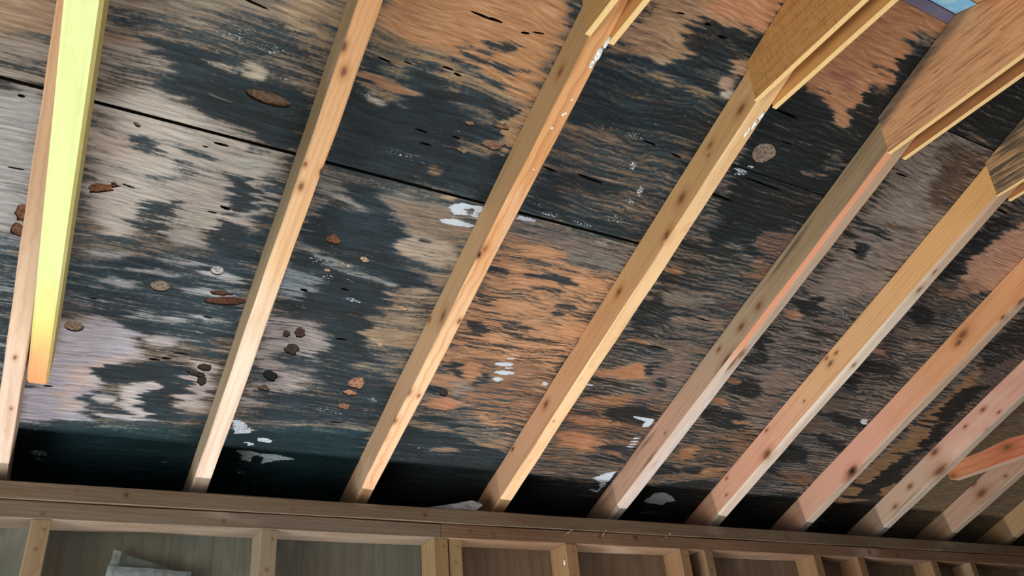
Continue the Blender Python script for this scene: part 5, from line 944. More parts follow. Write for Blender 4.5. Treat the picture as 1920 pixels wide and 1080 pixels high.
KNOTS = {2:[(-0.0165,1.1063,0.0835,0.006,0),(-0.0029,1.0643,0.0835,0.007,0),(-0.0082,0.8265,0.0835,0.006,0),(-0.0141,0.874,0.0835,0.004,0)],3:[(-0.0187,1.1775,0.0412,0.009,0),(-0.0128,0.785,0.0835,0.008,0),(-0.0187,0.7674,0.0829,0.007,1),(-0.0187,0.5755,0.0593,0.012,0),(-0.0187,0.5206,0.0112,0.007,0),(0.0119,0.5873,0.0835,0.006,0),(-0.0187,0.3534,0.0868,0.008,0),(-0.0187,0.2531,0.0828,0.009,0),(-0.0187,0.1933,0.0896,0.009,0),(0.0074,0.3474,0.0835,0.004,0)],4:[(-0.0187,1.2365,0.0539,0.01,0),(-0.0187,1.1355,0.0318,0.009,0),(-0.0187,1.1186,0.0448,0.005,0),(-0.0187,1.0055,0.0457,0.012,0),(-0.0187,0.9217,0.0701,0.01,0),(-0.0187,0.7237,0.0346,0.01,0),(-0.0187,0.526,-0.0007,0.006,1),(-0.0187,0.3277,0.0306,0.01,0),(-0.0187,0.126,0.011,0.006,1)],5:[(-0.0187,0.782,0.047,0.01,0),(-0.0187,0.7046,0.0419,0.01,0),(-0.0187,0.6093,0.0797,0.018,1),(-0.0187,0.6467,0.084,0.01,1),(-0.0187,0.6086,0.0265,0.006,0),(-0.0187,0.2019,0.08,0.011,1),(-0.0024,0.6456,0.0835,0.012,0),(-0.0187,0.3015,0.0535,0.004,0)],6:[(-0.0187,0.6743,0.0236,0.006,0),(-0.0187,0.6391,0.0319,0.009,0),(-0.0187,0.6403,0.0105,0.006,0),(-0.0187,0.2833,0.0703,0.014,0),(-0.0065,0.968,0.0835,0.008,0),(-0.0038,0.6852,0.0835,0.007,0),(-0.0081,1.0286,0.0835,0.006,0),(-0.0187,0.3296,0.0128,0.005,0),(-0.0187,0.1017,0.0166,0.005,0),(-0.0187,0.0665,0.0555,0.005,0),(-0.0187,0.4978,0.0472,0.004,0)],7:[(-0.0187,0.8375,0.0287,0.016,0),(-0.0187,0.8125,0.0353,0.012,0),(-0.0187,0.2598,0.0769,0.016,1),(-0.0187,0.2387,0.0844,0.014,0),(-0.0107,1.02,0.0835,0.008,0),(-0.0187,0.9545,0.081,0.006,0)],8:[(-0.0187,0.5752,0.0269,0.008,0),(-0.0187,0.6086,0.0706,0.006,0),(-0.0187,0.4888,0.0267,0.006,0),(-0.0187,0.5381,0.0859,0.006,0),(-0.0187,0.3409,0.0152,0.012,0),(-0.0187,0.3129,0.0768,0.022,0),(-0.0187,0.1835,0.0416,0.008,0),(-0.0187,0.0857,0.0569,0.008,0)],9:[(-0.0187,0.1953,0.048,0.018,0),(-0.0187,0.3137,0.0614,0.006,0),(-0.0187,0.1961,0.0049,0.012,0)],1:[(-0.0009,0.3078,0.0835,0.004,0),(0.0062,0.1653,0.0835,0.004,0)]}

# ------------------------------------------------------------------ ceiling: plywood roof sheathing
ceiling = empty('ceiling', mat=ROOF); tag(ceiling, kind='structure')
ply_mat = sheath_material()
shaded_edge = flat('ply_edge', (48, 40, 32))  # sheet edges coloured dark to deepen the shade in the seams
STEP = (.010, .0032)

def vnoise(a, b, seed):
    rs = np.random.RandomState(seed); T_ = rs.rand(256, 256)
    ia = np.floor(a).astype(int); ib = np.floor(b).astype(int); fa = a - ia; fb = b - ib
    fa = fa * fa * (3 - 2 * fa); fb = fb * fb * (3 - 2 * fb)
    g = lambda i, j: T_[i % 256, j % 256]
    return (g(ia, ib) * (1 - fa) + g(ia + 1, ib) * fa) * (1 - fb) + (g(ia, ib + 1) * (1 - fa) + g(ia + 1, ib + 1) * fa) * fb - .5

def poly_mask(P, X, S, f):
    n = len(P); inside = np.zeros(X.shape, bool); d = np.full(X.shape, 1e9)
    for i in range(n):
        x1, y1 = P[i]; x2, y2 = P[(i + 1) % n]
        ex, ey = x2 - x1, y2 - y1
        tt = np.clip(((X - x1) * ex + (S - y1) * ey) / (ex * ex + ey * ey + 1e-12), 0, 1)
        d = np.minimum(d, (X - x1 - tt * ex) ** 2 + (S - y1 - tt * ey) ** 2)
        if y1 != y2:
            c = ((y1 > S) != (y2 > S)) & (X < ex * (S - y1) / (ey) + x1)
            inside ^= c
    sd = np.sqrt(d); sd[~inside] *= -1
    u = np.clip((sd + f) / (2 * f), 0, 1)
    return u * u * (3 - 2 * u)

void_mats = {}
def void_mat(c):
    if c not in void_mats:
        t = NT('knot_void')
        n1 = t.noise((160, 260, 160), detail=4, rough=.7)
        void_mats[c] = t.done(t.mix(t.smooth(n1, .40, .66), grade(lin(c), .75, .72), grade(lin(tuple(v * .5 for v in c)), .75, .8)), .85, .2)
    return void_mats[c]
rim_mat = flat('void_rim', (46, 36, 30))

def panel(name, x0, x1, s0, s1, side, step=STEP, paint=True, seed=0):
    nx = max(2, int(round((x1 - x0) / step[0]))); ns = max(2, int(round((s1 - s0) / step[1])))
    gx = np.linspace(x0, x1, nx + 1); gs = np.linspace(s0, s1, ns + 1)
    X, S = np.meshgrid(gx, gs, indexing='ij')
    wx = X + .036 * vnoise(X * 9, S * 95, 11) + .034 * vnoise(X * 16, S * 230, 12) + .03 * vnoise(X * 6, S * 30, 13)
    ws = S + .016 * vnoise(X * 14, S * 30, 14) + .010 * vnoise(X * 40, S * 60, 15)
    # small marks keep their shape
    vx = X + .008 * vnoise(X * 20, S * 200, 16); vs_ = S + .002 * vnoise(X * 60, S * 80, 17)
    base = np.zeros(X.shape + (3,)); mold = np.zeros(X.shape); white = np.zeros(X.shape)
    if paint:
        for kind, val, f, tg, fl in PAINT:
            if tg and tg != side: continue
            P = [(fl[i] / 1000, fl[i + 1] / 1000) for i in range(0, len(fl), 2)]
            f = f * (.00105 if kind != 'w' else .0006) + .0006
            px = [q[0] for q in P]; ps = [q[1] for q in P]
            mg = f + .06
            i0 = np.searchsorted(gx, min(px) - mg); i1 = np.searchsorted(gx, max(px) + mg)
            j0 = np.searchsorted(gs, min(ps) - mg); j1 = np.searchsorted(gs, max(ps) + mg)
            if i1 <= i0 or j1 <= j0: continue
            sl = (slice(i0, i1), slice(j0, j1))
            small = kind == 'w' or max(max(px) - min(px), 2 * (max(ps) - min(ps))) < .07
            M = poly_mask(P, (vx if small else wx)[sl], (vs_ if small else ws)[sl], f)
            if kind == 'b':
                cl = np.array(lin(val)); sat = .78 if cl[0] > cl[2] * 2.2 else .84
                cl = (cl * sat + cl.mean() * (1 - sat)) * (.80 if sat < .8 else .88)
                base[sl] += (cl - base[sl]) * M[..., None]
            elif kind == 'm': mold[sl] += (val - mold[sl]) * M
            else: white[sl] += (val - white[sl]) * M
    else:
        base[:] = lin((108, 95, 76)); mold[:] = -.05
    idx = np.arange((nx + 1) * (ns + 1)).reshape(nx + 1, ns + 1)
    keep = np.ones((nx, ns), bool)
    # voids: knot holes, splits and lost plugs cut into the face veneer
    blocks = []
    if paint:
        for dep, c, fl in VOIDS:
            P = [(fl[i] / 1000, fl[i + 1] / 1000) for i in range(0, len(fl), 2)]
            a0 = int(np.floor((min(q[0] for q in P) - x0) / (x1 - x0) * nx)) - 1; a1 = int(np.ceil((max(q[0] for q in P) - x0) / (x1 - x0) * nx)) + 1
            b0 = int(np.floor((min(q[1] for q in P) - s0) / (s1 - s0) * ns)) - 1; b1 = int(np.ceil((max(q[1] for q in P) - s0) / (s1 - s0) * ns)) + 1
            if a0 < 1 or b0 < 1 or a1 > nx - 1 or b1 > ns - 1: continue
            blocks.append([a0, a1, b0, b1, [(dep, c, P)]])
    merged = True
    while merged:
        merged = False
        for i in range(len(blocks)):
            for j in range(i + 1, len(blocks)):
                A, B = blocks[i], blocks[j]
                if A[0] <= B[1] and B[0] <= A[1] and A[2] <= B[3] and B[2] <= A[3]:
                    blocks[i] = [min(A[0], B[0]), max(A[1], B[1]), min(A[2], B[2]), max(A[3], B[3]), A[4] + B[4]]
                    blocks.pop(j); merged = True; break
            if merged: break
    verts = np.stack([X.ravel(), S.ravel(), np.zeros(X.size)], 1).tolist()
    ab = base.reshape(-1, 3).tolist(); am = mold.ravel().tolist(); aw = white.ravel().tolist()
    faces = []; mi = []
    plugs = []
    for a0, a1, b0, b1, vs in blocks:
        keep[a0:a1, b0:b1] = False
        loop = [(i, b0) for i in range(a0, a1)] + [(a1, j) for j in range(b0, b1)] + [(i, b1) for i in range(a1, a0, -1)] + [(a0, j) for j in range(b1, b0, -1)]
        pts = [Vector((gx[i], gs[j])) for i, j in loop]; gid = [int(idx[i, j]) for i, j in loop]
        ed = [(k, (k + 1) % len(loop)) for k in range(len(loop))]
        for i in range(a0 + 1, a1):
            for j in range(b0 + 1, b1):
                q = Vector((gx[i], gs[j]))
                pts.append(q); gid.append(int(idx[i, j]))
        for dep, c, P in vs:
            st = len(pts)
            for q in P: pts.append(Vector(q)); gid.append(-1)
            ed += [(st + k, st + (k + 1) % len(P)) for k in range(len(P))]
        cv_, ce, cf, ov, oe, of_ = delaunay_2d_cdt(pts, ed, [], 0, 1e-6)
        nid = []
        for k, q in enumerate(cv_):
            g = -1
            for o_ in ov[k]:
                if gid[o_] >= 0: g = gid[o_]; break
            if g < 0:
                g = len(verts); verts.append([q.x, q.y, 0.0])
                i = min(nx, max(0, int(round((q.x - x0) / (x1 - x0) * nx)))); j = min(ns, max(0, int(round((q.y - s0) / (s1 - s0) * ns))))
                ab.append(base[i, j].tolist()); am.append(float(mold[i, j])); aw.append(0.0)
            nid.append(g)
        for f in cf:
            cx = sum(cv_[k].x for k in f) / len(f); cy = sum(cv_[k].y for k in f) / len(f)
            ins = False
            for dep, c, P in vs:
                r = False
                for k in range(len(P)):
                    (xa, ya), (xb, yb) = P[k], P[(k + 1) % len(P)]
                    if (ya > cy) != (yb > cy) and cx < (xb - xa) * (cy - ya) / (yb - ya) + xa: r = not r
                if r: ins = True; break
            if not ins: faces.append(tuple(nid[k] for k in f)); mi.append(0)
        for dep, c, P in vs:
            st = len(verts); n = len(P)
            for z in (0.0, -dep / 1000):
                for q in P: verts.append([q[0], q[1], z]); ab.append([.05, .04, .03]); am.append(0.0); aw.append(0.0)
            for k in range(n):
                faces.append((st + k, st + (k + 1) % n, st + n + (k + 1) % n, st + n + k)); mi.append(1)
            plugs.append((dep, c, P))
    ki, kj = np.nonzero(keep)
    q = np.stack([idx[ki, kj], idx[ki + 1, kj], idx[ki + 1, kj + 1], idx[ki, kj + 1]], 1)
    faces = q.tolist() + faces; mi = [0] * len(q) + mi
    # edges and back of the sheet
    rim = [int(v) for v in list(idx[:, 0]) + list(idx[-1, 1:]) + list(idx[-2::-1, -1]) + list(idx[0, -2:0:-1])]
    st = len(verts)
    for r_ in rim:
        v = verts[r_]; verts.append([v[0], v[1], -.012]); ab.append([.1, .08, .06]); am.append(0.0); aw.append(0.0)
    n = len(rim)
    for k in range(n): faces.append((rim[(k + 1) % n], rim[k], st + k, st + (k + 1) % n)); mi.append(2)
    faces.append(tuple(st + k for k in reversed(range(n)))); mi.append(2)
    o = mesh_obj(name, verts, faces, [ply_mat, rim_mat, shaded_edge], ceiling, mi)
    me = o.data
    a = me.attributes.new('base', 'FLOAT_COLOR', 'POINT')
    arr = np.ones((len(verts), 4), np.float32); arr[:, :3] = np.array(ab, np.float32); a.data.foreach_set('color', arr.ravel())
    a = me.attributes.new('mold', 'FLOAT', 'POINT'); a.data.foreach_set('value', np.array(am, np.float32))
    a = me.attributes.new('white', 'FLOAT', 'POINT'); a.data.foreach_set('value', np.array(aw, np.float32))
    for dep, c, P in plugs:
        if c[0] < 30: nm = 'split'
        else: nm = 'knot_hole'
        cx = sum(q[0] for q in P) / len(P); cy = sum(q[1] for q in P) / len(P)
        rn = random.Random(int(cx * 9e4) + int(cy * 7e4))
        z = -dep / 1000
        vv = [(cx, cy, z + dep * .00025)] + [(cx + (q[0] - cx) * .55, cy + (q[1] - cy) * .55, z + rn.uniform(0, .3) * dep / 1000) for q in P] + [(q[0], q[1], z) for q in P]
        n = len(P)
        ff = [(0, 1 + k, 1 + (k + 1) % n) for k in range(n)] + [(1 + k, 1 + n + k, 1 + n + (k + 1) % n, 1 + (k + 1) % n) for k in range(n)]
        mesh_obj(nm, vv, ff, void_mat(c), o, smooth=True)
    return o

G = .0032
RJ = XR[3] + .002
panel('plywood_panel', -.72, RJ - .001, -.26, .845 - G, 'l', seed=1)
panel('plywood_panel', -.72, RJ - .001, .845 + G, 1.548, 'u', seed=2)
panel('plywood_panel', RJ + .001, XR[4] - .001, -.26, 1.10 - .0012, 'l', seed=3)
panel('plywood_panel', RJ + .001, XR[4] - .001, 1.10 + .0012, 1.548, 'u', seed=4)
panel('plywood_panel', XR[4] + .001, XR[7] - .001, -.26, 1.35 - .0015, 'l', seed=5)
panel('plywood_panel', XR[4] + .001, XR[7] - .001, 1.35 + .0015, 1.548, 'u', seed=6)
panel('plywood_panel', XR[7] + .001, 4.35, -.26, 1.548, 'x', step=(.05, .05), paint=False)
# black roofing felt on top closes the joints
felt = flat('roof_felt', (18, 18, 18), .9)
prism('roof_felt', [(-.27, -.0145), (RIDGE, -.0145), (RIDGE, -.020), (-.27, -.020)], -.75, 4.4, felt, ceiling)
# opposite slope, seen only past the ridge
def mirror(y, z): return to_roof(2 * YR - y, z)
YR = ORG.y - CP * RIDGE
def slope_pt(s, dz=0.0, far=False):
    y = ORG.y - CP * s; z = ORG.z + SP * s + dz
    return to_roof(2 * YR - y if far else y, z)
far_ply = timber('far_plywood', [(-.25, (196, 144, 92)), (1.57, (206, 150, 98))], ring=.3, axis='X', seed=77)
prism('plywood_panel', [slope_pt(1.565, .0, True), slope_pt(.05, .0, True), slope_pt(.05, .012, True), slope_pt(1.565, .012, True)], -.72, 4.35, far_ply, ceiling)

prism('roof_felt', [slope_pt(RIDGE + .004, .016, True), slope_pt(.05, .016, True), slope_pt(.05, .021, True), slope_pt(RIDGE + .004, .021, True)], -.75, 4.4, felt, ceiling)

# ------------------------------------------------------------------ rafters with their gusset plates
def gusset_material(name, base, dark, streak=.5, stain=None, stain_amt=0.0, cross=0.0, seed=0, band=None):
    t = NT(name); r = random.Random(seed); off = (r.uniform(-5, 5), r.uniform(-5, 5), r.uniform(-5, 5))
    V = t.mapv((1, 1, 1), rot=(-PIT, 0, 0))
    a = t.noise((60, 9, 190), off, 4, .6, vec=V); b = t.noise((60, 24, 560), off, 3, .6, vec=V); bl = t.noise((12, 5, 14), off, 4, .6, vec=V)
    c = t.mix(t.smooth(a, .46, .68, 0, streak), lin(base), lin(dark))
    c = t.mix(t.smooth(b, .50, .76, 0, streak), c, lin(dark))
    ck = t.noise((60, 26, 330), (off[1], off[2], 1), 2, .5, vec=V)
    c = t.mix(t.smooth(ck, .69, .74, 0, .85), c, lin((70, 46, 38)))
    if cross:
        x2 = t.noise((60, 420, 40), off, 2, .5, vec=V)
        c = t.mix(t.smooth(x2, .52, .72, 0, cross), c, lin(dark))
    if stain:
        c = t.mix(t.smooth(t.math('ADD', t.math('MULTIPLY', a, .55), t.math('MULTIPLY', bl, .45)), .58 - stain_amt * .2, .66 - stain_amt * .12, 0, .85), c, lin(stain))
    if band:
        sp = t.n('ShaderNodeSeparateXYZ'); t.l(t.coord(), sp.inputs[0])
        zz = t.math('ADD', sp.outputs[2], t.math('MULTIPLY', t.math('SUBTRACT', a, .5), .05))
        c = t.mix(t.math('MULTIPLY', t.smooth(zz, .036, .018), t.smooth(bl, .30, .55, .35, .9)), c, lin(band))
    t.bump(t.math('ADD', a, b), .35, .0015)
    return t.done(c, .75, .25)

def ply_layers(name, x0, w, c=(240, 210, 152)):
    t = NT(name)
    sep = t.n('ShaderNodeSeparateXYZ'); t.l(t.coord(), sep.inputs[0])
    f = t.math('FRACT', t.math('MULTIPLY', t.math('SUBTRACT', sep.outputs[0], x0 - .002), 3 / w))
    f = t.math('ABSOLUTE', t.math('SUBTRACT', f, .5))
    n_ = t.noise((90, 30, 90), detail=3)
    c1 = t.mix(t.smooth(f, .36, .44), lin(c), lin((150, 104, 58)))
    return t.done(t.mix(t.smooth(n_, .55, .75, 0, .4), c1, lin((188, 148, 96))), .75, .2)

GT = .0125
gus_edge_l = ply_layers('ply_layers', -TH / 2 - GT, GT)
gus_edge_r = ply_layers('ply_layers', TH / 2, GT)

RAFT = [
 # label, side stops, bottom stops, mould(side), kwargs
 dict(l='leftmost pale pink rafter, running alongside the yellow board',
      side=[(-.25, (196, 168, 148)), (.5, (202, 170, 146)), (1.2, (196, 146, 104))],
      bot=[(-.25, (226, 202, 186)), (.35, (230, 200, 178)), (.7, (214, 172, 136)), (1.3, (208, 154, 104))]),
 dict(l='second rafter from the left, slender, with cream lower half and peach upper half',
      side=[(-.25, (180, 160, 138)), (.5, (176, 152, 122)), (1.3, (168, 146, 108))],
      bot=[(-.25, (232, 208, 196)), (.42, (238, 218, 194)), (.66, (238, 194, 144)), (1.3, (238, 176, 112))]),
 dict(l='third rafter from the left, with bold arched orange grain on its underside',
      side=[(-.25, (196, 160, 128)), (.45, (208, 168, 130)), (.9, (190, 152, 108)), (1.4, (182, 148, 100))],
      bot=[(-.25, (228, 176, 136)), (.45, (238, 196, 150)), (.85, (226, 164, 102)), (1.4, (226, 166, 104))], ring=.55, rs=17),
 dict(l='fourth rafter from the left, tan, under a square-cut tan gusset with crosshatched face',
      side=[(-.25, (214, 166, 132)), (.35, (222, 168, 128)), (.7, (214, 164, 112)), (1.3, (202, 160, 104))],
      bot=[(-.25, (236, 190, 146)), (.45, (244, 206, 154)), (1.3, (240, 196, 138))]),
 dict(l='fifth rafter from the left, grey stained with a bright orange stripe along its lower corner',
      side=[(-.25, (198, 162, 138)), (.32, (214, 166, 142)), (.62, (188, 164, 138)), (1.0, (170, 146, 112)), (1.4, (158, 138, 110))],
      bot=[(-.25, (202, 186, 180)), (.45, (214, 202, 200)), (.75, (188, 172, 158)), (1.4, (192, 156, 118))], mould=.55, stripe=(222, 148, 110)),
 dict(l='sixth rafter from the left, golden side with a greyish white underside',
      side=[(-.25, (196, 150, 122)), (.3, (232, 172, 146)), (.62, (232, 182, 130)), (1.3, (232, 176, 104))],
      bot=[(-.25, (208, 190, 170)), (.5, (226, 212, 200)), (.9, (214, 198, 182)), (1.3, (196, 160, 130))]),
 dict(l='seventh rafter from the left, salmon pink with a dark oval knot hole near its foot',
      side=[(-.25, (196, 154, 128)), (.35, (228, 166, 146)), (.7, (226, 164, 116)), (1.3, (222, 158, 104))],
      bot=[(-.25, (194, 176, 164)), (.6, (196, 174, 154)), (1.3, (196, 160, 130))]),
 dict(l='eighth rafter from the left, dusty pink with many small knots, above the red brace',
      side=[(-.25, (196, 170, 148)), (.2, (196, 166, 146)), (.45, (222, 168, 152)), (1.3, (218, 164, 140))],
      bot=[(-.25, (190, 182, 178)), (.4, (190, 176, 162)), (1.3, (186, 164, 146))], mould=.25),
 dict(l='second rafter from the right edge, grey pink, passing behind the red brace',
      side=[(-.25, (190, 158, 132)), (.3, (196, 158, 138)), (1.3, (198, 152, 132))],
      bot=[(-.25, (188, 168, 150)), (1.3, (188, 166, 150))]),
 dict(l='dim brown rafter in the bottom right corner, the farthest one in view',
      side=[(-.25, (186, 150, 108)), (1.3, (186, 150, 112))],
      bot=[(-.25, (180, 150, 118)), (1.3, (180, 150, 118))]),
]
GUS = {1: None, 8: None, 9: None, 10: None, 2: None, 3: dict(base=(176, 140, 92), dark=(150, 112, 70)), 4: dict(base=(180, 134, 82), dark=(128, 88, 48), cross=.6),
       5: dict(base=(206, 158, 118), dark=(130, 88, 60), streak=.75, band=(70, 70, 68)),
       6: dict(base=(190, 148, 108), dark=(120, 92, 68), streak=.7, stain=(62, 66, 64), stain_amt=.75),
       7: None}
gus_in = flat('gusset_inside', (204, 150, 90)); gus_in5 = flat('gusset_inside', (170, 116, 72))
def gusset_outline():
    zs = lambda y: ORG.z + SP * (ORG.y - y) / CP - .0025
    half = [(.768, 2.8535), (.764, 2.862), (.757, zs(.757)), (YR, zs(YR))]
    pts = half + [(2 * YR - y, z) for y, z in reversed(half[:-1])]
    return [to_roof(y, z) for y, z in pts]
trusses = []
for i, (xr, d) in enumerate(zip(XR, RAFT)):
    k = i + 1
    r = empty('rafter', mat=ROOF @ Matrix.Translation((xr, 0, 0)))
    tag(r, d['l'], 'rafter', 'roof rafters')
    kn = KNOTS.get(k, []) + {2: [(TH / 2, .868, DEP, .006, 1)], 5: [(-TH / 2 + .003, 1.109, .080, .0035, 1)]}.get(k, [])
    sm = timber('rafter_side', d['side'], kn, ring=.30, seed=k * 3, mould=d.get('mould', 0), g=1.0 if k in (6, 7, 8) else .88)
    bmx = timber('rafter_underside', d['bot'], kn, g=.77 if k < 3 else .86, ring=d.get('ring', .28), seed=k * 3 + 1, ringscale=d.get('rs', 34), rot=(.03 if k == 3 else .02, 0, .03))
    mats = [sm, bmx]
    if d.get('stripe'): mats.append(timber('bare_wane', [(-.25, (200, 180, 170)), (.60, (206, 184, 170)), (.70, d['stripe']), (1.57, d['stripe'])], ring=.1, grain=.2, seed=9))
    wane = None
    if k == 3: wane = ((0, 1, 2, 5), .02, .22, .006, .004, 1.0)
    if k == 4: wane = ((1, 2), .323, .035, -.003, -.004, 1.0)
    bm_ = beam('beam', TH, -.245, 1.562, .0004, DEP, mats, r, seg=110, seed=k, bigcorner=.0085 if k == 5 else .005 if k == 6 else None, wane=wane, jit=.0007)
    if k in GUS:
        g = GUS[k] or dict(base=(196, 146, 92), dark=(140, 96, 56))
        fm = gusset_material('gusset_face', seed=k, **g)
        out = gusset_outline()
        if k == 3:
            pass
        prism('gusset_plate', out, -TH / 2 - GT, -TH / 2 - .0003, [fm, gus_edge_l], r, 1, bev=.0006)
        prism('gusset_plate', out, TH / 2 + .0003, TH / 2 + GT, [gus_in5 if k in (5, 6) else gus_in, gus_edge_r], r, 1, bev=.0006)
        far = [slope_pt(1.562, -.001, True), slope_pt(.2, -.001, True), slope_pt(.2, -.088, True), slope_pt(1.535, -.088, True)]
        prism('beam', far, -TH / 2, TH / 2, bmx, r)
    trusses.append(r)

# things stuck on the rafters
fleck_mat = flat('white_fleck', (236, 240, 240), .6)
def lump(name, parent, pts, mat_):
    bm = bmesh.new()
    for (x, y, z, rx, ry, rz) in pts:
        s = bmesh.ops.create_icosphere(bm, subdivisions=2, radius=1)
        for v in s['verts']:
            n = v.co.copy(); w_ = 1 + .18 * math.sin(n.x * 7 + n.y * 5 + x * 900) * math.sin(n.z * 6 + n.y * 3)
            v.co = Vector((x + n.x * rx * w_, y + n.y * ry * w_, z + n.z * rz * w_))
    me = bpy.data.meshes.new(name); bm.to_mesh(me); bm.free()
    me.materials.append(mat_); me.polygons.foreach_set('use_smooth', [True] * len(me.polygons))
    o = bpy.data.objects.new(name, me); COL.objects.link(o)
    if parent: o.parent = parent
    return o
web = NT('cobweb'); wn_ = web.noise((200, 200, 200), detail=3)
web_mat = web.done(web.mix(web.smooth(wn_, .4, .7), lin((238, 244, 250)), lin((150, 178, 190))), .9, .1)
def nest(xr, pts, label):
    e = lump('spider_nest', None, pts, web_mat)
    e.matrix_world = ROOF @ Matrix.Translation((xr, 0, 0))
    tag(e, label, 'spider nest', 'cottony spider nests on the rafters')
nest(XR[2], [(.014, 1.245, DEP + .001, .005, .016, .003), (.011, 1.225, DEP + .001, .004, .010, .0025), (.018, 1.27, DEP + .001, .004, .012, .003)], 'larger white cottony spider nest between the gussets of the third rafter')
nest(XR[3], [(.008, 1.225, DEP + .001, .004, .012, .0028), (.003, 1.205, DEP + .0005, .003, .014, .002), (.011, 1.246, DEP + .001, .004, .010, .0022)], 'small white cottony spider nest between the gussets of the fourth rafter')
for (x, y, r_) in [(.0062, 1.115, .0030), (.0098, 1.119, .0030), (-.0015, 1.083, .0026), (.0085, 1.148, .0024), (.004, .99, .002)]:
    lump('white_fleck', trusses[2], [(x, y, DEP, r_, r_ * 1.2, .0011)], fleck_mat)

knob = timber('raised_knot', [(-.25, (214, 160, 128)), (1.57, (214, 160, 128))], seed=5)
lump('knot', trusses[3], [(-.0125, .322, DEP - .001, .0075, .012, .0035)], knob)
lump('knot', trusses[3], [(-TH / 2, .908, .078, .002, .008, .005)], knob)

# ------------------------------------------------------------------ yellow collar tie and red brace
def board(name, loc, outline, w, mats, label, cat, bev=.002, seed=0):
    o = prism(name, outline, -w / 2, w / 2, mats, None, edge_mat=1, bev=bev)
    o.location = loc
    return tag(o, label, cat)
ty = [(-2.4, (214, 230, 162)), (-.42, (216, 230, 152)), (-.27, (226, 216, 120)), (-.19, (228, 190, 110)), (-.12, (228, 168, 104)), (0, (226, 156, 98))]
tie_bot = timber('yellow_board_underside', ty, [(.004, -1.072, .001, .009)], ring=.12, grain=.16, seed=41, y0=-2.4, y1=0)
tie_side = timber('yellow_board_side', [(-2.4, (206, 200, 118)), (-.3, (204, 200, 118)), (0, (214, 170, 110))], ring=.2, grain=.25, seed=42, y0=-2.4, y1=0)
prof = [(-2.3, .001), (-2.3, .089), (-.034, .089), (0, .0755)]
nseg = 40
for i in range(nseg + 1):
    y = -2.3 * i / nseg
    prof.append((y, .0007 * math.sin(y * 13) + .0005 * math.sin(y * 41)))
prof = [prof[0]] + prof[1:-1]
board('collar_tie', (-.0672, 1.734, 2.483), prof, .0375, [tie_side, tie_bot], 'pale yellow board with an orange end, hanging beside the leftmost rafter', 'board', bev=.0045)
br_side = timber('red_brace_side', [(-2.4, (200, 118, 82)), (-.2, (204, 120, 82)), (-.05, (206, 136, 88)), (0, (190, 116, 76))], [(-.019, -.235, .042, .014), (-.019, -.015, .012, .009)], ring=.5, grain=.35, seed=51, y0=-2.4, y1=0, stain=(160, 70, 48), ringscale=15)
br_bot = timber('red_brace_underside', [(-2.4, (206, 188, 176)), (0, (206, 176, 160))], ring=.2, seed=52, y0=-2.4, y1=0)
top = []
for i in range(41):
    y = -2.0 * i / 40
    top.append((y, .060 + .007 * math.exp(-((y + .235) / .05) ** 2) + .0025 * math.sin(y * 17) - (.016 if y > -.03 else 0)))
prof = [(-2.0, 0)] + list(reversed(top)) + [(0, .006), (-.012, 0)]
board('brace', (XR[7] + TH / 2 + .0195, 1.662, 2.479), prof, .038, [br_side, br_bot], 'knotty red brown brace crossing under the last rafters at right', 'board', bev=.002)

# ------------------------------------------------------------------ wall: plates, studs, plywood
def timber_box(name, x0, x1, y0, y1, z0, z1, mat_, parent=None, axis='X', seed=0, bev=.002, jit=.0006):
    """box with softly uneven edges, origin at its base centre"""
    rnd = random.Random(seed)
    c = Vector(((x0 + x1) / 2, (y0 + y1) / 2, z0))
    L = (x1 - x0) if axis == 'X' else (z1 - z0)
    n = max(4, int(L / .05))
    a = ((y1 - y0) if axis == 'X' else (x1 - x0)) / 2; b = ((z1 - z0) if axis == 'X' else (y1 - y0)) / 2
    pr_ = [(-a + bev, -b), (a - bev, -b), (a, -b + bev), (a, b - bev), (a - bev, b), (-a + bev, b), (-a, b - bev), (-a, -b + bev)]
    ph = [rnd.uniform(0, 6.28) for _ in range(16)]
    V = []; F = []
    for i in range(n + 1):
        u = -L / 2 + L * i / n
        for k, (p_, q_) in enumerate(pr_):
            dp = jit * math.sin(u * 11 + ph[k]); dq = jit * math.sin(u * 9 + ph[k + 8])
            if axis == 'X': V.append((u, p_ + dp, q_ + dq + b))
            else: V.append((p_ + dp, q_ + dq, u + L / 2))
    for i in range(n):
        for k in range(8):
            F.append((i * 8 + k, i * 8 + (k + 1) % 8, i * 8 + 8 + (k + 1) % 8, i * 8 + 8 + k))
    F.append(tuple(range(8))); F.append(tuple(range(n * 8, n * 8 + 8)))
    o = mesh_obj(name, V, F, mat_, parent); fix_normals(o)
    o.location = c
    return o
PY0, PY1 = 1.950, 2.034
def plate_mat(seed, c, kn, x0, x1):
    cx = (x0 + x1) / 2
    return timber('plate_wood', [(-3, c), (3, tuple(v * .93 for v in c))], [(k[0] - cx, -.042, k[1], k[2], k[3]) for k in kn], ring=.35, grain=.45, seed=seed, y0=-3, y1=3, axis='X', stain=(96, 72, 52))
X0, X1 = -.95, 4.351
o = timber_box('top_plate', X0, X1, PY0 - .001, PY1, 2.3130, 2.3520, plate_mat(61, (130, 112, 92), [(.145, .022, .006, 1), (.045, .026, .004, 0), (.868, .018, .006, 1), (1.15, .02, .006, 0), (1.17, .016, .005, 0), (2.2, .02, .008, 0), (.52, .012, .005, 0), (2.9, .02, .007, 0)], X0, X1), axis='X', seed=5)
tag(o, 'long brown upper wall plate directly under the rafter feet', 'beam')
o = timber_box('top_plate', X0, .9115, PY0, PY1, 2.2735, 2.3112, plate_mat(62, (136, 122, 106), [(-.01, .012, .004, 0), (.36, .016, .004, 0)], X0, .9115), axis='X', seed=6)
tag(o, 'lower wall plate on the left, ending at a butt joint above the double stud', 'beam')
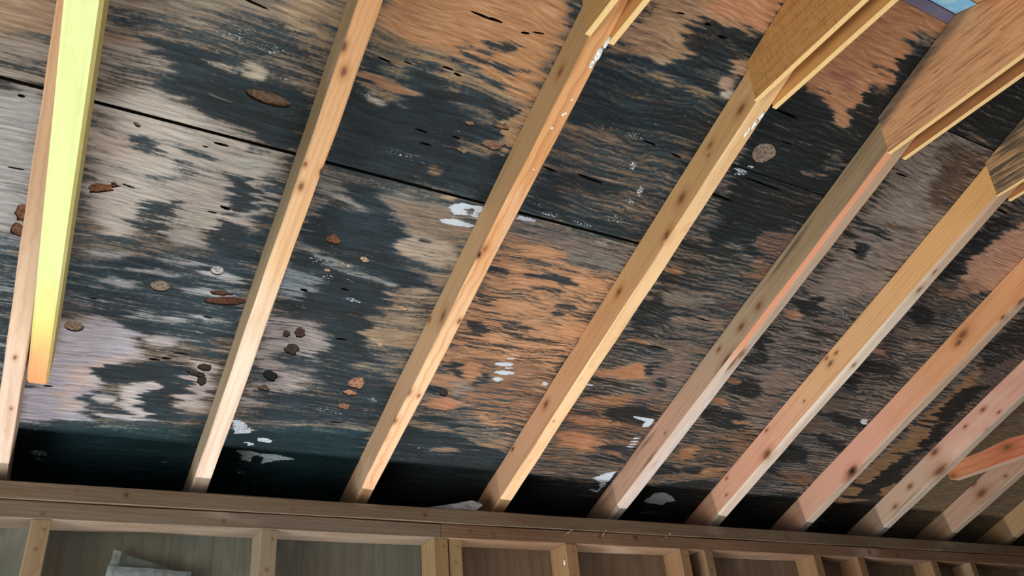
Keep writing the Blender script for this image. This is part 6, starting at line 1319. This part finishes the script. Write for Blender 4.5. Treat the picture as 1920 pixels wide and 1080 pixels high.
pl = timber_box('top_plate', .9130, X1, PY0, PY1, 2.2735, 2.3112, plate_mat(63, (142, 112, 88), [(1.425, .026, .006, 1), (1.555, .028, .007, 1), (1.0, .022, .004, 0), (1.07, .016, .006, 0), (2.6, .02, .007, 0), (2.75, .014, .008, 0), (3.4, .02, .007, 0)], .9130, X1), axis='X', seed=7)
tag(pl, 'lower wall plate on the right, with bent nails along its top edge', 'beam')
steel = NT('nail_steel'); steel.b.inputs['Metallic'].default_value = .8; steel_m = steel.done(lin((168, 160, 150)), .45, .5)
def tube(name, pts, r, mat_, parent, head=0.0):
    V = []; F = []; n = 8
    for i, p_ in enumerate(pts):
        p_ = Vector(p_); a = Vector(pts[max(0, i - 1)]); b = Vector(pts[min(len(pts) - 1, i + 1)])
        d = (b - a).normalized(); x = d.orthogonal().normalized(); y = d.cross(x)
        rr = r if not (head and i == len(pts) - 1) else head
        for k in range(n): V.append(tuple(p_ + rr * (math.cos(6.2832 * k / n) * x + math.sin(6.2832 * k / n) * y)))
    for i in range(len(pts) - 1):
        for k in range(n): F.append((i * n + k, i * n + (k + 1) % n, (i + 1) * n + (k + 1) % n, (i + 1) * n + k))
    F.append(tuple(range(n))); F.append(tuple(range((len(pts) - 1) * n, len(pts) * n)))
    return fix_normals(mesh_obj(name, V, F, mat_, parent))
cx = (.9130 + X1) / 2
for xw, dx, dz in [(1.302, .016, .010), (1.428, .010, .014), (1.655, .024, .016)]:
    x = xw - cx; y = -.042; z = .026
    tube('bent_nail', [(x, y + .004, z), (x, y - .006, z), (x + dx * .3, y - .010, z + dz * .3), (x + dx, y - .012, z + dz), (x + dx * 1.03, y - .0121, z + dz * 1.03)], .0016, steel_m, pl, head=.0032)

wall = empty('wall_back', mat=Matrix.Translation((0, PY1, 0))); tag(wall, kind='structure')
def wall_ply(seed, c):
    return timber('wall_plywood', [(-2.5, c), (0, c)], [], ring=.35, grain=.5, seed=seed, y0=-2.5, y1=0, axis='Z', stain=(98, 82, 68), ringscale=9)
for i, (a, b, c) in enumerate([(-1.0, .934, (112, 116, 108)), (.9355, 2.322, (130, 110, 90)), (2.3235, 4.35, (122, 102, 80))]):  # left sheet is greyer green, haze put into its colour
    o = timber_box('plywood_panel', a, b, .0005, .0125, 0.0, 2.3515, wall_ply(70 + i, c), None, axis='X', seed=i, bev=.001, jit=.0003)
    o.parent = wall
STUDS = [(-.009, .038, 'leftmost wall stud, under the yellow board'), (.466, .040, 'wall stud just right of the hanging plastic sheet'),
         (.912, .041, 'left half of the doubled wall stud under the plate joint'), (.955, .038, 'right half of the doubled wall stud under the plate joint'),
         (1.319, .040, 'wall stud with a white paint drip, right of the doubled stud'), (1.735, .036, 'left stud of the close pair between the fifth and sixth rafter feet'),
         (1.833, .036, 'right stud of the close pair between the fifth and sixth rafter feet'), (2.323, .038, 'wall stud below the foot of the seventh rafter'),
         (2.545, .038, 'wall stud between the feet of the seventh and eighth rafters'), (2.953, .038, 'wall stud between the feet of the eighth and ninth rafters'),
         (3.19, .036, 'rightmost wall stud, deep in the right corner shadow')]
for i, (x, w_, lab) in enumerate(STUDS):
    c = [(190, 162, 122), (184, 166, 140), (196, 160, 112), (206, 172, 124), (204, 160, 112), (196, 152, 106), (180, 146, 106), (184, 146, 104), (170, 130, 92), (176, 140, 100), (176, 138, 98)][i]
    c = tuple(v * .84 for v in c)
    mt = timber('stud_wood', [(-2.3, c), (0, c)], [(0.0, -.042, 2.273 - .06 - .03 * (i % 3), .004 + .001 * (i % 3)), (.008, -.042, 2.273 - .02, .003)], ring=.3, grain=.4, seed=80 + i, y0=-2.3, y1=0, axis='Z')
    o = timber_box('wall_stud', x - w_ / 2, x + w_ / 2, PY0 + (.004 if i == 3 else .0005), PY1 - .0004, 0.0, 2.2730, mt, axis='Z', seed=90 + i)
    tag(o, lab, 'stud', 'wall studs')
    if i == 4: lump('paint_drip', o, [(-.0215, -.03, 2.225, .0012, .005, .008)], fleck_mat)

# eave closure behind the wall
eave = flat('eave_wood', (92, 74, 58))
o = prism('trim_1', [to_roof(2.214, 2.29), to_roof(2.226, 2.29), to_roof(2.226, 2.375), to_roof(2.214, 2.3795)], -.95, 4.4, eave); o.matrix_world = ROOF; tag(o, kind='structure')
o = timber_box('trim_2', -.95, 4.4, 2.048, 2.213, 2.290, 2.299, eave, axis='X'); tag(o, kind='structure')

# floor and far end wall
conc = NT('concrete'); cn = conc.noise((3, 3, 3), detail=6)
conc_m = conc.done(conc.mix(cn, lin((150, 140, 126)), lin((186, 176, 160))), .85, .2)
o = mesh_obj('floor', [(-3, -3, -.06), (4.5, -3, -.06), (4.5, 2.05, -.06), (-3, 2.05, -.06), (-3, -3, 0), (4.5, -3, 0), (4.5, 2.05, 0), (-3, 2.05, 0)],
             [(0, 3, 2, 1), (4, 5, 6, 7), (0, 1, 5, 4), (1, 2, 6, 5), (2, 3, 7, 6), (3, 0, 4, 7)], conc_m); tag(o, kind='structure')
o = timber_box('wall_right', 4.352, 4.364, -.95, 2.212, 0, 2.9, flat('end_ply', (140, 112, 84)), axis='X'); tag(o, kind='structure')

# ------------------------------------------------------------------ blue flashing at the ridge
blue = NT('blue_paint'); bn = blue.noise((30, 30, 30), detail=5, rough=.7)
blue_m = blue.done(blue.mix(blue.smooth(bn, .42, .62), lin((112, 176, 222)), lin((150, 200, 214))), .6, .3)
lip_m = flat('grey_purple_lip', (112, 110, 138))
xa, xb = XR[3] + TH / 2 + GT + .001, XR[4] - TH / 2 - GT - .001
fl = empty('ridge_flashing', mat=ROOF @ Matrix.Translation(((xa + xb) / 2, RIDGE, 0)))
tag(fl, 'dirty blue ridge flashing between the fourth and fifth rafters', 'flashing')
hw = (xb - xa) / 2
def rel(p_): return (p_[0] - RIDGE, p_[1])
prism('sheet', [rel(slope_pt(1.568, -.0004, True)), rel(slope_pt(1.523, -.0004, True)), rel(slope_pt(1.523, -.0034, True)), rel(slope_pt(1.568, -.0034, True))], -hw, hw, blue_m, fl)
prism('lip', [(-.0235, -.002), (-.001, -.002), (-.001, .0045), (-.0215, .006)], -hw, hw, lip_m, fl, bev=.001)

# ------------------------------------------------------------------ plastic scraps
def plastic(name, c, alpha=.6, rough=.3):
    t = NT(name); n_ = t.noise((60, 60, 60), detail=4)
    t.bump(n_, .6, .004)
    t.b.inputs['Alpha'].default_value = alpha
    return t.done(t.mix(t.smooth(n_, .4, .65), lin(c), lin(tuple(min(255, v * 1.15) for v in c))), rough, .5)
NB = 26; MB_ = 7
V = []; F = []
rn = random.Random(3)
for side in (0, 1):
    for i in range(NB + 1):
        u = i / NB
        hgt = .0035 + .031 * min(1, u / .86) ** 1.25
        if u > .86: hgt = .0345 - .006 * (u - .86) / .14
        lo = .0006 + (.018 * ((u - .86) / .14) if u > .86 else 0)
        for j in range(MB_ + 1):
            w_ = j / MB_
            z = lo + (hgt - lo) * w_
            yb = (-.012 if side == 0 else .020) * (1 - w_ * .85) * (.35 + .65 * min(1, u * 2)) + .004 * math.sin(u * 21 + w_ * 5) * (1 - w_) + rn.uniform(-.0012, .0012) * (0 < w_ < 1)
            V.append((-.15 + .19 * u, yb, z))
b0 = (NB + 1) * (MB_ + 1)
for side in (0, 1):
    for i in range(NB):
        for j in range(MB_):
            a = side * b0 + i * (MB_ + 1) + j
            F.append((a, a + MB_ + 1, a + MB_ + 2, a + 1))
for i in range(NB):
    a = i * (MB_ + 1); F.append((a, a + MB_ + 1, b0 + a + MB_ + 1, b0 + a))
    a += MB_; F.append((a, a + MB_ + 1, b0 + a + MB_ + 1, b0 + a))
for i in (0, NB):
    for j in range(MB_):
        a = i * (MB_ + 1) + j; F.append((a, a + 1, b0 + a + 1, b0 + a))
bag = mesh_obj('plastic_bag', V, F, plastic('bag_plastic', (176, 190, 204), .92, .25), smooth=False); fix_normals(bag)
bag.location = (1.008, 1.974, 2.3522)
tag(bag, 'crumpled clear plastic bag lying on top of the upper wall plate', 'bag')

sheet = empty('plastic_sheet', mat=Matrix.Translation((.20, 2.016, 2.0)))
tag(sheet, 'torn translucent plastic sheet hanging on the wall between the two left studs', 'sheet')
def film(name, outline_top, outline_bot, y, mat_, n=14, amp=.004):
    V = []; F = []
    for i in range(n + 1):
        u = i / n
        (xa, za), (xb, zb) = outline_top(u), outline_bot(u)
        for j in range(9):
            w_ = j / 8
            V.append((xa + (xb - xa) * w_, y + amp * math.sin(u * 9 + w_ * 3) * math.sin(w_ * 5 + 1), za + (zb - za) * w_))
    for i in range(n):
        for j in range(8):
            a = i * 9 + j; F.append((a, a + 9, a + 10, a + 1))
    o = mesh_obj(name, V, F, mat_, sheet, smooth=True)
    md = o.modifiers.new('solid', 'SOLIDIFY'); md.thickness = .0008
    return o
lp = lambda a, b, u: (a[0] + (b[0] - a[0]) * u, a[1] + (b[1] - a[1]) * u)
film('clear_film', lambda u: lp((-.058, .231), (.135, .172), u), lambda u: lp((-.085, -.05), (.14, -.05), u), 0.0, plastic('film', (120, 140, 140), .35, .3))
film('folded_edge', lambda u: lp((-.058, .231), (-.041, .227), u), lambda u: lp((-.085, -.05), (-.066, -.05), u), -.005, plastic('film_fold', (140, 158, 156), .4, .3), n=3, amp=.002)
film('white_liner', lambda u: lp((-.065, .196), (.11, .186 + .0), u), lambda u: lp((-.082, -.06), (.12, -.06), u), -.010, plastic('liner', (150, 170, 178), .85, .4), amp=.003)
